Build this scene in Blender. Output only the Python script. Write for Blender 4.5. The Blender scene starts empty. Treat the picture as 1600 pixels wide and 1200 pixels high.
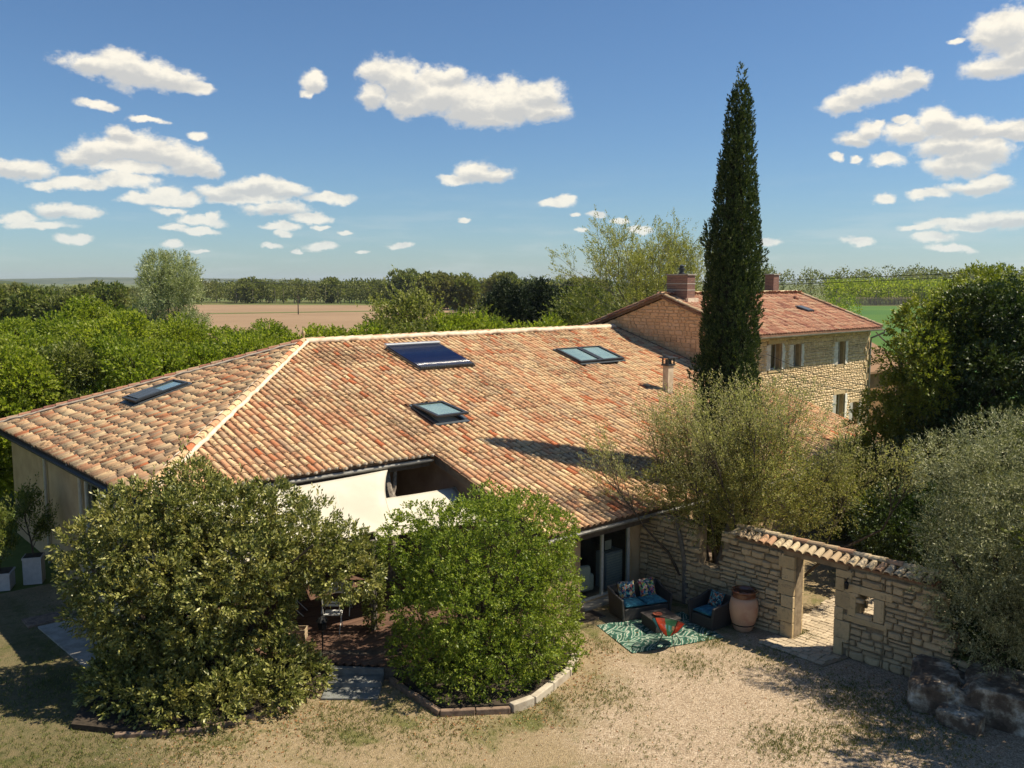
import bpy, math, random
import numpy as np
from mathutils import Vector, Matrix

rng = np.random.default_rng(7)
random.seed(7)
SC = bpy.context.scene
COL = SC.collection
R = math.radians

# ------------------------------------------------------------------ camera
# World x runs along the long eave of the barn, y up its roof slope, z up (metres).
UX, UY = 0.75048, 0.66089          # x and y axes seen from the camera's own heading
CAMX, CAMY, CAMZ = -16.05, -16.21, 9.0
cam = bpy.data.cameras.new('camera')
cam.sensor_width = 36
cam.lens = 31.5
cam.clip_start = 0.2
cam.clip_end = 30000
co = bpy.data.objects.new('camera', cam)
COL.objects.link(co)
co.location = (CAMX, CAMY, CAMZ)
PITCH = math.atan((600 - 441) / 1400.0)
fw = Vector((UY * math.cos(PITCH), UX * math.cos(PITCH), -math.sin(PITCH)))
co.rotation_euler = fw.to_track_quat('-Z', 'Y').to_euler()
SC.camera = co

# ------------------------------------------------------------------ light and exposure
SUN = Vector((0.54, -0.445, 1.0)).normalized()       # towards the sun
sun_el = math.asin(SUN.z)
sun_rot = math.atan2(SUN.x, SUN.y)
SC.view_settings.view_transform = 'Standard'
SC.view_settings.look = 'None'
SC.view_settings.exposure = 0.58
SC.view_settings.gamma = 1.0
SC.view_settings.use_curve_mapping = False
SC.cycles.use_denoising = True
SC.cycles.max_bounces = 6
SC.cycles.transparent_max_bounces = 8
SC.cycles.transmission_bounces = 5
SC.cycles.diffuse_bounces = 2
SC.cycles.glossy_bounces = 3
SC.cycles.sample_clamp_indirect = 6

sl = bpy.data.lights.new('sun', 'SUN')
sl.energy = 5.0
sl.angle = R(0.5)
sl.color = (1.0, 0.90, 0.73)
so = bpy.data.objects.new('sun', sl)
COL.objects.link(so)
so.rotation_euler = SUN.to_track_quat('Z', 'Y').to_euler()
so.location = (0, 0, 60)

world = bpy.data.worlds.new('World')
SC.world = world
world.use_nodes = True

SKY_STRENGTH = 0.066


class NT:
    """small helper round a node tree"""
    def __init__(s, nt):
        s.nt = nt
        s.n = nt.nodes
        s.l = nt.links

    def new(s, t, **k):
        x = s.n.new(t)
        for a, b in k.items():
            setattr(x, a, b)
        return x

    def put(s, sock, v):
        if v is None:
            return
        if isinstance(v, bpy.types.NodeSocket):
            s.l.new(v, sock)
        else:
            if sock.type == 'RGBA' and len(v) == 3:
                v = (*v, 1)
            sock.default_value = v

    def m(s, op, a, b=None, c=None, clamp=False):
        x = s.new('ShaderNodeMath', operation=op, use_clamp=clamp)
        for i, v in enumerate((a, b, c)):
            if v is not None:
                s.put(x.inputs[i], v)
        return x.outputs[0]

    def v(s, op, a, b=None, c=None, scale=None):
        x = s.new('ShaderNodeVectorMath', operation=op)
        for i, q in enumerate((a, b, c)):
            if q is not None:
                s.put(x.inputs[i], q)
        if scale is not None:
            s.put(x.inputs['Scale'], scale)
        return x.outputs['Value'] if op in ('LENGTH', 'DOT_PRODUCT', 'DISTANCE') else x.outputs[0]

    def noise(s, vec, scale, detail=3, rough=0.55, dist=0.0, dim='3D'):
        x = s.new('ShaderNodeTexNoise', noise_dimensions=dim)
        s.put(x.inputs['Vector'], vec)
        x.inputs['Scale'].default_value = scale
        x.inputs['Detail'].default_value = detail
        x.inputs['Roughness'].default_value = rough
        x.inputs['Distortion'].default_value = dist
        return x.outputs[0]

    def mix(s, fac, a, b, blend='MIX'):
        x = s.new('ShaderNodeMix', data_type='RGBA', blend_type=blend)
        s.put(x.inputs[0], fac)
        s.put(x.inputs[6], a)
        s.put(x.inputs[7], b)
        return x.outputs[2]

    def mixf(s, fac, a, b):
        x = s.new('ShaderNodeMix', data_type='FLOAT')
        s.put(x.inputs[0], fac)
        s.put(x.inputs[2], a)
        s.put(x.inputs[3], b)
        return x.outputs[0]

    def step(s, v, lo, hi):
        x = s.new('ShaderNodeMapRange', interpolation_type='SMOOTHSTEP')
        s.put(x.inputs['Value'], v)
        x.inputs['From Min'].default_value = lo
        x.inputs['From Max'].default_value = hi
        return x.outputs[0]

    def ramp(s, fac, stops, interp='LINEAR'):
        x = s.new('ShaderNodeValToRGB')
        cr = x.color_ramp
        cr.interpolation = interp
        while len(cr.elements) < len(stops):
            cr.elements.new(0.5)
        for e, (p, c) in zip(cr.elements, stops):
            e.position = p
            e.color = (*c, 1) if len(c) == 3 else c
        s.put(x.inputs[0], fac)
        return x.outputs[0]

    def bump(s, h, strength=0.4, dist=0.02):
        x = s.new('ShaderNodeBump')
        x.inputs['Strength'].default_value = strength
        x.inputs['Distance'].default_value = dist
        s.put(x.inputs['Height'], h)
        return x.outputs[0]


# ---- the sky: Nishita, with fair-weather cumulus (each puff: heading, height, half sizes)
W = NT(world.node_tree)
W.n.clear()
CL = """150,103,52,15 185,103,42,21 215,115,45,21 262,124,46,16 305,137,28,8 490,128,19,15 480,144,11,8
590,113,30,22 580,150,24,18 625,125,42,28 640,158,42,24 685,143,50,34 740,160,60,34 800,158,48,32 765,182,55,20 850,150,36,22 848,175,44,17 700,120,30,13
713,280,29,8 742,268,32,17 772,274,30,11 868,317,32,8 883,311,18,7 900,334,8,4 932,333,16,5 967,346,18,6 907,359,9,4 1000,360,22,8 1200,376,22,7
130,246,34,13 165,236,42,20 212,230,46,21 255,240,46,22 295,253,40,19 322,264,27,12 200,262,70,10 188,208,18,13
35,266,43,13 5,264,34,12 125,284,40,10 85,291,32,7 200,282,46,10 235,310,42,9 258,301,26,10 286,312,27,9 265,329,26,6
350,300,42,11 400,291,46,14 442,298,40,12 385,307,70,10 515,309,41,8 430,325,52,11 485,339,32,9
88,328,28,11 125,331,33,9 28,341,29,7 60,352,42,6 315,344,40,8 335,336,12,6 270,355,22,6 310,361,35,6 440,353,30,6 443,364,14,5 500,353,16,4
120,372,25,6 270,383,16,5 424,384,16,5 500,384,26,7 537,364,14,3 625,384,22,5 724,342,12,5 152,165,27,7 230,188,30,5 310,211,16,7
1315,162,32,13 1348,149,36,16 1390,136,36,18 1425,125,26,14 1575,48,46,28 1605,78,38,24 1545,60,26,12 1560,105,43,18 1495,62,14,4
1335,217,30,11 1360,204,22,13 1372,195,11,7 1420,205,32,16 1462,190,32,18 1500,200,46,18 1548,203,44,14 1595,205,35,15 1480,225,46,18 1530,235,46,24 1500,257,50,18 1390,250,26,10
1303,247,10,6 1337,250,10,6 1408,186,12,4 1530,292,43,11 1545,282,26,9 1450,304,30,9 1382,312,17,9
1430,355,26,5 1480,348,46,8 1540,345,42,12 1588,347,36,11 1510,355,42,6 1340,377,25,6 1458,371,30,7 1478,387,32,6 465,391,10,3 566,394,10,3 315,392,16,3"""
puffs = [tuple(float(q) for q in t.split(',')) for t in CL.split()]
tc = W.new('ShaderNodeTexCoord').outputs['Generated']
fx = W.v('DOT_PRODUCT', tc, (UX, -UY, 0))
fy = W.v('DOT_PRODUCT', tc, (UY, UX, 0))
sp = W.new('ShaderNodeSeparateXYZ')
W.put(sp.inputs[0], tc)
az = W.m('ARCTAN2', fx, fy)
az = W.m('SUBTRACT', W.m('PINGPONG', W.m('ADD', az, math.pi / 4 + math.pi), math.pi / 2), math.pi / 4)
hz = W.m('SQRT', W.m('ADD', W.m('MULTIPLY', fx, fx), W.m('MULTIPLY', fy, fy)))
el = W.m('ARCTAN2', sp.outputs[2], hz)
cb = W.new('ShaderNodeCombineXYZ')
W.put(cb.inputs[0], az)
W.put(cb.inputs[1], el)
q0 = cb.outputs[0]
nz = W.new('ShaderNodeTexNoise')
W.put(nz.inputs['Vector'], W.v('MULTIPLY', tc, (1, 1, 1.5)))
nz.inputs['Scale'].default_value = 26
nz.inputs['Detail'].default_value = 5
nz.inputs['Roughness'].default_value = 0.6
warp = W.v('SCALE', W.v('SUBTRACT', nz.outputs['Color'], (0.5, 0.5, 0.5)), scale=0.020)
q1 = W.v('ADD', q0, warp)


def field(items, q):
    d = None
    for px, py, rx, ry in items:
        X, Y = (px - 800) / 1400, (600 - py) / 1400
        yy = math.cos(PITCH) + Y * math.sin(PITCH)
        zz = -math.sin(PITCH) + Y * math.cos(PITCH)
        a = math.atan2(X, yy)
        e = math.atan2(zz, math.hypot(X, yy))
        sx, sy = 1400 / (rx * 1.04), 1400 / (ry * 1.10)
        x = W.v('LENGTH', W.v('MULTIPLY_ADD', q, (sx, sy, 0), (-a * sx, -e * sy, 0)))
        d = x if d is None else W.m('SMOOTH_MIN', d, x, 0.08)
    return d


fine = W.noise(W.v('MULTIPLY', tc, (1, 1, 1.5)), 62, 7, 0.66)
d = field(puffs, q1)
cover = W.m('SUBTRACT', 1.0, W.step(W.m('ADD', d, W.m('MULTIPLY', W.m('SUBTRACT', fine, 0.5), 1.2)), 0.58, 1.14))
low = field([(a, b + r2 * 0.62, r1 * 0.95, r2 * 0.5) for a, b, r1, r2 in puffs if r2 >= 11], q1)
shade = W.m('SUBTRACT', 1.0, W.step(W.m('ADD', low, W.m('MULTIPLY', W.m('SUBTRACT', fine, 0.5), 1.6)), 0.3, 1.5))
nz2 = W.noise(W.v('MULTIPLY', tc, (1, 1, 1.8)), 34, 4, 0.6)
shade = W.m('MAXIMUM', W.m('MULTIPLY', shade, 0.8), W.m('MULTIPLY', W.step(nz2, 0.45, 0.72), 0.45))
ccol = W.mix(shade, (0.71, 0.66, 0.56), (0.35, 0.36, 0.37))
haz = W.step(el, 0.0, 0.16)
ccol = W.mix(haz, W.mix(0.45, ccol, (0.36, 0.45, 0.49)), ccol)
sky = W.new('ShaderNodeTexSky', sky_type='NISHITA')
sky.sun_disc = False
sky.sun_elevation = sun_el
sky.sun_rotation = sun_rot
sky.altitude = 0
sky.air_density = 1.0
sky.dust_density = 0.25
sky.ozone_density = 3.5
skc = W.mix(1.0, sky.outputs[0], (SKY_STRENGTH * .72, SKY_STRENGTH * .90, SKY_STRENGTH * 1.06), 'MULTIPLY')
# thin veil and hazy low sky common to the whole horizon
veil = W.noise(W.v('MULTIPLY', tc, (2.0, 2.0, 16)), 3.0, 4, 0.6)
lowm = W.m('SUBTRACT', 1.0, W.step(el, 0.0, 0.14))
skc = W.mix(W.m('MULTIPLY', W.m('MULTIPLY', W.step(veil, 0.48, 0.75), lowm), 0.35), skc, (0.46, 0.50, 0.49))
fin = W.mix(W.m('MULTIPLY', cover, 0.97), skc, ccol)
bg = W.new('ShaderNodeBackground')
W.put(bg.inputs[0], fin)
bg.inputs[1].default_value = 1.0
wo = W.new('ShaderNodeOutputWorld')
W.l.new(bg.outputs[0], wo.inputs[0])

# ------------------------------------------------------------------ helpers


def cw(X, Y, z=0.0):
    """a point given as metres right of / ahead of the camera, on the ground plan"""
    a, b = X - 1.33511, Y - 22.77074
    return Vector((a * UX + b * UY, -a * UY + b * UX, z))


def pyw(px, D, z=0.0):
    """plan position at distance D ahead on the bearing of image column px"""
    return cw((px - 800) / 1400 * D * 1.006, D, z)


class MB:
    def __init__(s):
        s.v = []
        s.f = []
        s.mi = []

    def add(s, vs, fs, mi=0):
        o = len(s.v)
        s.v += [tuple(p) for p in vs]
        s.f += [tuple(i + o for i in f) for f in fs]
        s.mi += [mi] * len(fs)
        return s

    def box(s, x0, y0, z0, x1, y1, z1, mat=None, mi=0):
        vs = [Vector(p) for p in ((x0, y0, z0), (x1, y0, z0), (x1, y1, z0), (x0, y1, z0), (x0, y0, z1), (x1, y0, z1), (x1, y1, z1), (x0, y1, z1))]
        if mat is not None:
            vs = [mat @ p for p in vs]
        return s.add(vs, [(0, 3, 2, 1), (4, 5, 6, 7), (0, 1, 5, 4), (1, 2, 6, 5), (2, 3, 7, 6), (3, 0, 4, 7)], mi)

    def prism(s, poly, z0, z1, mi=0):
        n = len(poly)
        vs = [(p[0], p[1], z0) for p in poly] + [(p[0], p[1], z1) for p in poly]
        fs = [tuple(range(n))[::-1], tuple(range(n, 2 * n))]
        fs += [(i, (i + 1) % n, n + (i + 1) % n, n + i) for i in range(n)]
        return s.add(vs, fs, mi)

    def slab(s, pts, off, mi=0):
        """closed slab: polygon pts (3D) pushed by vector off"""
        n = len(pts)
        pts = [Vector(p) for p in pts]
        off = Vector(off)
        vs = pts + [p + off for p in pts]
        fs = [tuple(range(n)), tuple(range(n, 2 * n))[::-1]]
        fs += [(i, n + i, n + (i + 1) % n, (i + 1) % n) for i in range(n)]
        return s.add(vs, fs, mi)

    def tube(s, pts, radii, k=6, cap=True, mi=0):
        pts = [Vector(p) for p in pts]
        if not hasattr(radii, '__len__'):
            radii = [radii] * len(pts)
        vs = []
        prev = None
        for i, p in enumerate(pts):
            t = (pts[min(i + 1, len(pts) - 1)] - pts[max(i - 1, 0)])
            t = t.normalized() if t.length > 1e-9 else Vector((0, 0, 1))
            if prev is None:
                a = t.orthogonal().normalized()
            else:
                a = (prev - t * prev.dot(t))
                a = a.normalized() if a.length > 1e-6 else t.orthogonal().normalized()
            prev = a
            b = t.cross(a)
            for j in range(k):
                g = 2 * math.pi * j / k
                vs.append(p + (a * math.cos(g) + b * math.sin(g)) * radii[i])
        fs = []
        for i in range(len(pts) - 1):
            for j in range(k):
                fs.append((i * k + j, i * k + (j + 1) % k, (i + 1) * k + (j + 1) % k, (i + 1) * k + j))
        if cap:
            fs.append(tuple(range(k))[::-1])
            fs.append(tuple((len(pts) - 1) * k + j for j in range(k)))
        return s.add(vs, fs, mi)

    def lathe(s, prof, c=(0, 0, 0), k=24, mi=0):
        vs = []
        for r, z in prof:
            for j in range(k):
                g = 2 * math.pi * j / k
                vs.append((c[0] + r * math.cos(g), c[1] + r * math.sin(g), c[2] + z))
        fs = []
        for i in range(len(prof) - 1):
            for j in range(k):
                fs.append((i * k + j, i * k + (j + 1) % k, (i + 1) * k + (j + 1) % k, (i + 1) * k + j))
        fs.append(tuple(range(k))[::-1])
        fs.append(tuple((len(prof) - 1) * k + j for j in range(k)))
        return s.add(vs, fs, mi)

    def mesh(s, name, mats, smooth=False):
        me = bpy.data.meshes.new(name)
        me.from_pydata(s.v, [], s.f)
        for m_ in (mats if isinstance(mats, (list, tuple)) else [mats]):
            me.materials.append(m_)
        if any(s.mi):
            me.polygons.foreach_set('material_index', s.mi)
        if smooth:
            me.polygons.foreach_set('use_smooth', [True] * len(s.f))
        me.update()
        return me

    def build(s, name, mats, parent=None, smooth=False, bevel=0):
        me = s.mesh(name, mats, smooth)
        o = link(name, me, parent)
        if bevel:
            b = o.modifiers.new('bevel', 'BEVEL')
            b.width = bevel
            b.segments = 2
            b.limit_method = 'ANGLE'
        return o


def link(name, data, parent=None, loc=None, rot=None, scale=None):
    o = bpy.data.objects.new(name, data)
    COL.objects.link(o)
    if parent is not None:
        o.parent = parent
    if loc is not None:
        o.location = loc
    if rot is not None:
        o.rotation_euler = rot
    if scale is not None:
        o.scale = scale
    return o


def thing(name, label, cat, loc=(0, 0, 0), rz=0, group=None):
    o = link(name, None, None, loc, (0, 0, rz))
    return tag(o, label, cat, group)


def tag(o, label, cat, group=None):
    o['label'] = label
    o['category'] = cat
    if group:
        o['group'] = group
    return o


def struct(o):
    o['kind'] = 'structure'
    return o


def stuff(o, label=None, cat=None):
    o['kind'] = 'stuff'
    if label:
        o['label'] = label
        o['category'] = cat
    return o


def mat(name):
    m_ = bpy.data.materials.new(name)
    m_.use_nodes = True
    n = NT(m_.node_tree)
    n.n.clear()
    p = n.new('ShaderNodeBsdfPrincipled')
    o = n.new('ShaderNodeOutputMaterial')
    n.l.new(p.outputs[0], o.inputs[0])
    n.out = o
    n.pos = n.new('ShaderNodeNewGeometry').outputs['Position']
    return m_, n, p


def rnd(n):
    """a random number for each piece, whether it is an object or an island"""
    a = n.new('ShaderNodeObjectInfo').outputs['Random']
    b = n.new('ShaderNodeNewGeometry').outputs['Random Per Island']
    return n.m('FRACT', n.m('ADD', a, n.m('MULTIPLY', b, 7.31)))


def simple(name, col, rough=0.8, var=0.0, scale=8, metal=0.0, col2=None, bump=0.0, bscale=60, spec=0.3):
    m_, n, p = mat(name)
    c = col
    if var or col2:
        c2 = col2 or tuple(q * (1 - var) for q in col)
        c = n.mix(n.step(n.noise(n.pos, scale, 4, 0.6), 0.35, 0.68), col, c2)
    n.put(p.inputs['Base Color'], c)
    p.inputs['Roughness'].default_value = rough
    p.inputs['Metallic'].default_value = metal
    p.inputs['Specular IOR Level'].default_value = spec
    if bump:
        n.put(p.inputs['Normal'], n.bump(n.noise(n.pos, bscale, 4, 0.6), bump, 0.01))
    return m_


# ------------------------------------------------------------------ materials
def tile_mat(name, stops, lich=(0.15, 0.095, 0.055), lo=0.525, hi=0.67, amount=0.8):
    m_, n, p = mat(name)
    r = rnd(n)
    c = n.ramp(r, stops, 'CONSTANT')
    r2 = n.m('FRACT', n.m('MULTIPLY', r, 37.7))
    c = n.mix(1.0, c, n.mix(r2, (0.78, 0.78, 0.78), (1.1, 1.08, 1.02)), 'MULTIPLY')
    big = n.noise(n.pos, 0.35, 3, 0.6)
    blot = n.noise(n.pos, 6.5, 5, 0.68)
    k = n.m('ADD', blot, n.m('ADD', n.m('MULTIPLY', n.m('SUBTRACT', big, 0.5), 0.35), n.m('MULTIPLY', n.m('SUBTRACT', r2, 0.5), 0.16)))
    litter = n.m('SUBTRACT', 1.0, n.step(n.v('DISTANCE', n.pos, (6.2, 0.6, 2.8)), 1.2, 5.2))
    k = n.m('ADD', k, n.m('MULTIPLY', litter, 0.10))
    c = n.mix(n.m('MULTIPLY', n.step(k, lo, hi), amount), c, lich)
    c = n.mix(n.m('MULTIPLY', n.step(n.m('ADD', n.noise(n.pos, 15, 4, 0.7), n.m('MULTIPLY', n.m('SUBTRACT', big, 0.5), 0.5)), 0.56, 0.68), 0.65), c, tuple(q * 0.8 for q in lich))
    c = n.mix(n.m('MULTIPLY', n.step(n.noise(n.pos, 22, 3, 0.6), 0.5, 0.7), 0.3), c, (0.50, 0.40, 0.24))
    n.put(p.inputs['Base Color'], c)
    p.inputs['Roughness'].default_value = 0.9
    p.inputs['Specular IOR Level'].default_value = 0.2
    n.put(p.inputs['Normal'], n.bump(n.noise(n.pos, 45, 4, 0.7), 0.35, 0.01))
    return m_


M_TILE = tile_mat('aged_canal_tile', [(0, (0.66, 0.455, 0.255)), (0.16, (0.62, 0.39, 0.215)), (0.30, (0.70, 0.51, 0.295)),
                                      (0.44, (0.60, 0.345, 0.19)), (0.56, (0.66, 0.42, 0.235)), (0.68, (0.56, 0.285, 0.155)),
                                      (0.82, (0.52, 0.35, 0.215)), (0.935, (0.52, 0.21, 0.10)), (0.97, (0.50, 0.155, 0.065))])
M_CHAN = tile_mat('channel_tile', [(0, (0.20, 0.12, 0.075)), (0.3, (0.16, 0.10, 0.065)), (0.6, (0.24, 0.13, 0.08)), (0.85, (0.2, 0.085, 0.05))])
M_TILER = tile_mat('red_canal_tile', [(0, (0.42, 0.20, 0.125)), (0.2, (0.47, 0.24, 0.15)), (0.4, (0.38, 0.16, 0.10)), (0.55, (0.52, 0.33, 0.21)),
                                      (0.75, (0.48, 0.26, 0.17)), (0.9, (0.30, 0.12, 0.085))], lich=(0.2, 0.11, 0.08), lo=0.5, hi=0.75)
M_COPE = tile_mat('coping_tile', [(0, (0.56, 0.44, 0.28)), (0.35, (0.50, 0.36, 0.22)), (0.6, (0.60, 0.48, 0.32)), (0.85, (0.48, 0.28, 0.17))],
                  lich=(0.16, 0.13, 0.085), lo=0.52, hi=0.7)
M_MORTAR = simple('pale_lime_mortar', (0.72, 0.60, 0.45), 0.95, col2=(0.56, 0.43, 0.30), scale=4, bump=0.4)
M_MORTGREY = simple('grey_mortar', (0.46, 0.38, 0.29), 0.95, col2=(0.30, 0.24, 0.18), scale=5, bump=0.4)


def stone_mat(name, a, b, c, dirt=(0.17, 0.13, 0.08)):
    m_, n, p = mat(name)
    r = rnd(n)
    col = n.ramp(r, [(0, a), (0.3, b), (0.55, c), (0.8, a), (1.0, tuple(q * 0.8 for q in b))])
    col = n.mix(n.m('MULTIPLY', n.step(n.noise(n.pos, 9, 5, 0.7), 0.48, 0.75), 0.55), col, dirt)
    col = n.mix(n.m('MULTIPLY', n.step(n.noise(n.pos, 3, 3, 0.6), 0.5, 0.8), 0.3), col, (0.22, 0.19, 0.13))
    n.put(p.inputs['Base Color'], col)
    p.inputs['Roughness'].default_value = 0.92
    p.inputs['Specular IOR Level'].default_value = 0.2
    n.put(p.inputs['Normal'], n.bump(n.noise(n.pos, 28, 5, 0.7), 0.6, 0.02))
    return m_


M_STONE = stone_mat('rubble_limestone', (0.55, 0.41, 0.235), (0.48, 0.355, 0.205), (0.60, 0.455, 0.265))
M_ASHLAR = stone_mat('dressed_limestone', (0.58, 0.43, 0.23), (0.53, 0.39, 0.21), (0.61, 0.46, 0.26))
M_GABLE = stone_mat('gable_stone', (0.72, 0.455, 0.24), (0.64, 0.395, 0.205), (0.75, 0.49, 0.27), (0.36, 0.17, 0.09))
M_FRONT = stone_mat('yellow_limestone', (0.72, 0.535, 0.31), (0.65, 0.485, 0.28), (0.76, 0.58, 0.36), (0.28, 0.20, 0.11))
M_JOINT = simple('earth_mortar', (0.32, 0.245, 0.155), 0.95, col2=(0.21, 0.155, 0.095), scale=7, bump=0.5)
M_JOINTL = simple('light_joint_mortar', (0.66, 0.43, 0.24), 0.95, col2=(0.56, 0.36, 0.195), scale=5, bump=0.5)
M_JOINTF = simple('buff_joint_mortar', (0.48, 0.365, 0.21), 0.95, col2=(0.36, 0.27, 0.15), scale=5, bump=0.5)
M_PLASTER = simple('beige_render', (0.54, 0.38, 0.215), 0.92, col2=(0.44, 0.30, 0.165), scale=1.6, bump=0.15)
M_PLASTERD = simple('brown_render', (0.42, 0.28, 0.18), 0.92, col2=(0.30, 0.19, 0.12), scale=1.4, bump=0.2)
M_WHITEP = simple('off_white_paint', (0.66, 0.62, 0.53), 0.6, var=0.15)
M_CREAM = simple('cream_fabric', (0.74, 0.70, 0.58), 0.85, col2=(0.66, 0.62, 0.50), scale=1.2)
M_ZINC = simple('weathered_zinc', (0.17, 0.17, 0.165), 0.5, col2=(0.11, 0.105, 0.10), scale=3, metal=0.5)
M_ZINCL = simple('pale_zinc', (0.34, 0.33, 0.30), 0.55, col2=(0.22, 0.21, 0.19), scale=3, metal=0.3)
M_DARKM = simple('dark_grey_metal', (0.055, 0.06, 0.065), 0.45, var=0.2, metal=0.4)
M_GREYM = simple('slate_grey_metal', (0.10, 0.115, 0.125), 0.4, var=0.15, metal=0.3)
M_ALU = simple('brushed_aluminium', (0.62, 0.62, 0.60), 0.35, metal=0.7)
M_BLACK = simple('black_iron', (0.012, 0.012, 0.012), 0.5)
M_FASCIA = simple('weathered_timber_board', (0.12, 0.095, 0.07), 0.85, col2=(0.08, 0.06, 0.045), scale=6)
M_SHUT = simple('pale_grey_shutter_paint', (0.78, 0.73, 0.62), 0.7, col2=(0.62, 0.57, 0.48), scale=5)
M_DARKIN = simple('dark_interior', (0.03, 0.025, 0.02), 0.9)
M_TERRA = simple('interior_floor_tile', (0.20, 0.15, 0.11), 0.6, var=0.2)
M_BARK = simple('brown_bark', (0.10, 0.075, 0.05), 0.95, col2=(0.05, 0.038, 0.028), scale=9, bump=0.8, bscale=30)
M_BARKG = simple('grey_bark', (0.20, 0.175, 0.14), 0.95, col2=(0.11, 0.095, 0.075), scale=9, bump=0.8, bscale=30)
M_CONC = simple('weathered_concrete', (0.42, 0.38, 0.31), 0.9, col2=(0.28, 0.25, 0.20), scale=3, bump=0.3)
M_KERB = simple('pale_stone_kerb', (0.50, 0.44, 0.34), 0.9, col2=(0.36, 0.30, 0.22), scale=4, bump=0.3)
M_LOG = simple('brown_log_edging', (0.27, 0.19, 0.13), 0.9, col2=(0.15, 0.10, 0.07), scale=8, bump=0.5)
M_SOIL = simple('planting_bed_soil', (0.06, 0.045, 0.03), 0.98, col2=(0.035, 0.027, 0.018), scale=9, bump=0.8)


def brick_mat():
    m_, n, p = mat('chimney_brick')
    c = n.ramp(rnd(n), [(0, (0.24, 0.125, 0.095)), (0.4, (0.19, 0.105, 0.085)), (0.7, (0.28, 0.145, 0.105)), (1, (0.16, 0.09, 0.075))])
    c = n.mix(n.m('MULTIPLY', n.step(n.noise(n.pos, 6, 3), 0.5, 0.8), 0.4), c, (0.10, 0.07, 0.06))
    n.put(p.inputs['Base Color'], c)
    p.inputs['Roughness'].default_value = 0.9
    return m_


M_BRICK = brick_mat()


def glass_mat(name, tint, mixg=0.5, rough=0.03):
    """window pane: partly a mirror of the sky, partly clear"""
    m_, n, p = mat(name)
    g = n.new('ShaderNodeBsdfGlossy')
    g.inputs['Roughness'].default_value = rough
    g.inputs['Color'].default_value = (0.9, 0.95, 0.97, 1)
    t = n.new('ShaderNodeBsdfTransparent')
    t.inputs['Color'].default_value = (*tint, 1)
    ge = n.new('ShaderNodeNewGeometry')
    cs = n.m('ABSOLUTE', n.v('DOT_PRODUCT', ge.outputs['Normal'], ge.outputs['Incoming']))
    fr = n.m('MULTIPLY_ADD', n.m('POWER', n.m('SUBTRACT', 1.0, cs), 5.0), 0.96, 0.04)
    s = n.new('ShaderNodeMixShader')
    n.put(s.inputs[0], n.m('ADD', fr, mixg, clamp=True))
    n.l.new(t.outputs[0], s.inputs[1])
    n.l.new(g.outputs[0], s.inputs[2])
    n.l.new(s.outputs[0], n.out.inputs[0])
    return m_


M_GLASS = glass_mat('clear_pane', (0.88, 0.91, 0.89), 0.01)
M_SKYG = glass_mat('roof_window_pane', (0.9, 0.96, 0.94), 0.05, 0.05)


def leaf_mat(name, stops, trans=0.3, rough=0.5, big=0.0, bigcol=(0.2, 0.2, 0.05), spec=0.35):
    m_, n, p = mat(name)
    b = n.new('ShaderNodeNewGeometry').outputs['Random Per Island']
    a = n.new('ShaderNodeObjectInfo').outputs['Random']
    c = n.ramp(b, stops)
    # each plant a little different, and patches of younger growth
    c = n.mix(1.0, c, n.mix(a, (0.86, 0.9, 0.9), (1.1, 1.06, 1.0)), 'MULTIPLY')
    if big:
        c = n.mix(n.m('MULTIPLY', n.step(n.noise(n.pos, big, 3, 0.6), 0.46, 0.66), 0.6), c, bigcol)
    n.put(p.inputs['Base Color'], c)
    p.inputs['Roughness'].default_value = rough
    p.inputs['Specular IOR Level'].default_value = spec
    t = n.new('ShaderNodeBsdfTranslucent')
    n.put(t.inputs[0], n.mix(1.0, c, (1.25, 1.35, 0.7), 'MULTIPLY'))
    s = n.new('ShaderNodeMixShader')
    s.inputs[0].default_value = trans
    n.l.new(p.outputs[0], s.inputs[1])
    n.l.new(t.outputs[0], s.inputs[2])
    n.l.new(s.outputs[0], n.out.inputs[0])
    return m_


L_LAUREL = leaf_mat('olive_green_laurel_leaf', [(0, (0.065, 0.085, 0.018)), (0.35, (0.15, 0.165, 0.038)), (0.68, (0.28, 0.275, 0.07)), (1, (0.54, 0.50, 0.18))], 0.20, 0.38, 1.7, (0.29, 0.245, 0.06), 0.4)
L_HEDGE = leaf_mat('bright_green_hedge_leaf', [(0, (0.08, 0.125, 0.016)), (0.4, (0.17, 0.235, 0.028)), (0.8, (0.27, 0.33, 0.048)), (1, (0.42, 0.44, 0.08))], 0.38, 0.45, 0.8, (0.21, 0.25, 0.035), 0.35)
L_CYP = leaf_mat('cypress_scale_leaf', [(0, (0.022, 0.038, 0.012)), (0.5, (0.06, 0.088, 0.022)), (0.85, (0.11, 0.14, 0.036)), (1, (0.19, 0.20, 0.05))], 0.15, 0.7)
L_SPARSE = leaf_mat('yellow_olive_leaf', [(0, (0.19, 0.20, 0.07)), (0.4, (0.33, 0.32, 0.125)), (0.75, (0.46, 0.42, 0.20)), (1, (0.54, 0.44, 0.26))], 0.42, 0.5)
L_OLIVE = leaf_mat('grey_olive_leaf', [(0, (0.09, 0.105, 0.042)), (0.35, (0.20, 0.22, 0.10)), (0.7, (0.34, 0.35, 0.19)), (1, (0.50, 0.50, 0.32))], 0.15, 0.5)
L_IVY = leaf_mat('dark_ivy_leaf', [(0, (0.014, 0.028, 0.008)), (0.5, (0.034, 0.062, 0.014)), (0.9, (0.075, 0.11, 0.024)), (1, (0.13, 0.15, 0.035))], 0.15, 0.45, 0.5, (0.085, 0.11, 0.02))
L_GOLD = leaf_mat('golden_green_leaf', [(0, (0.085, 0.115, 0.012)), (0.5, (0.17, 0.21, 0.022)), (1, (0.28, 0.30, 0.04))], 0.3, 0.5)
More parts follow.
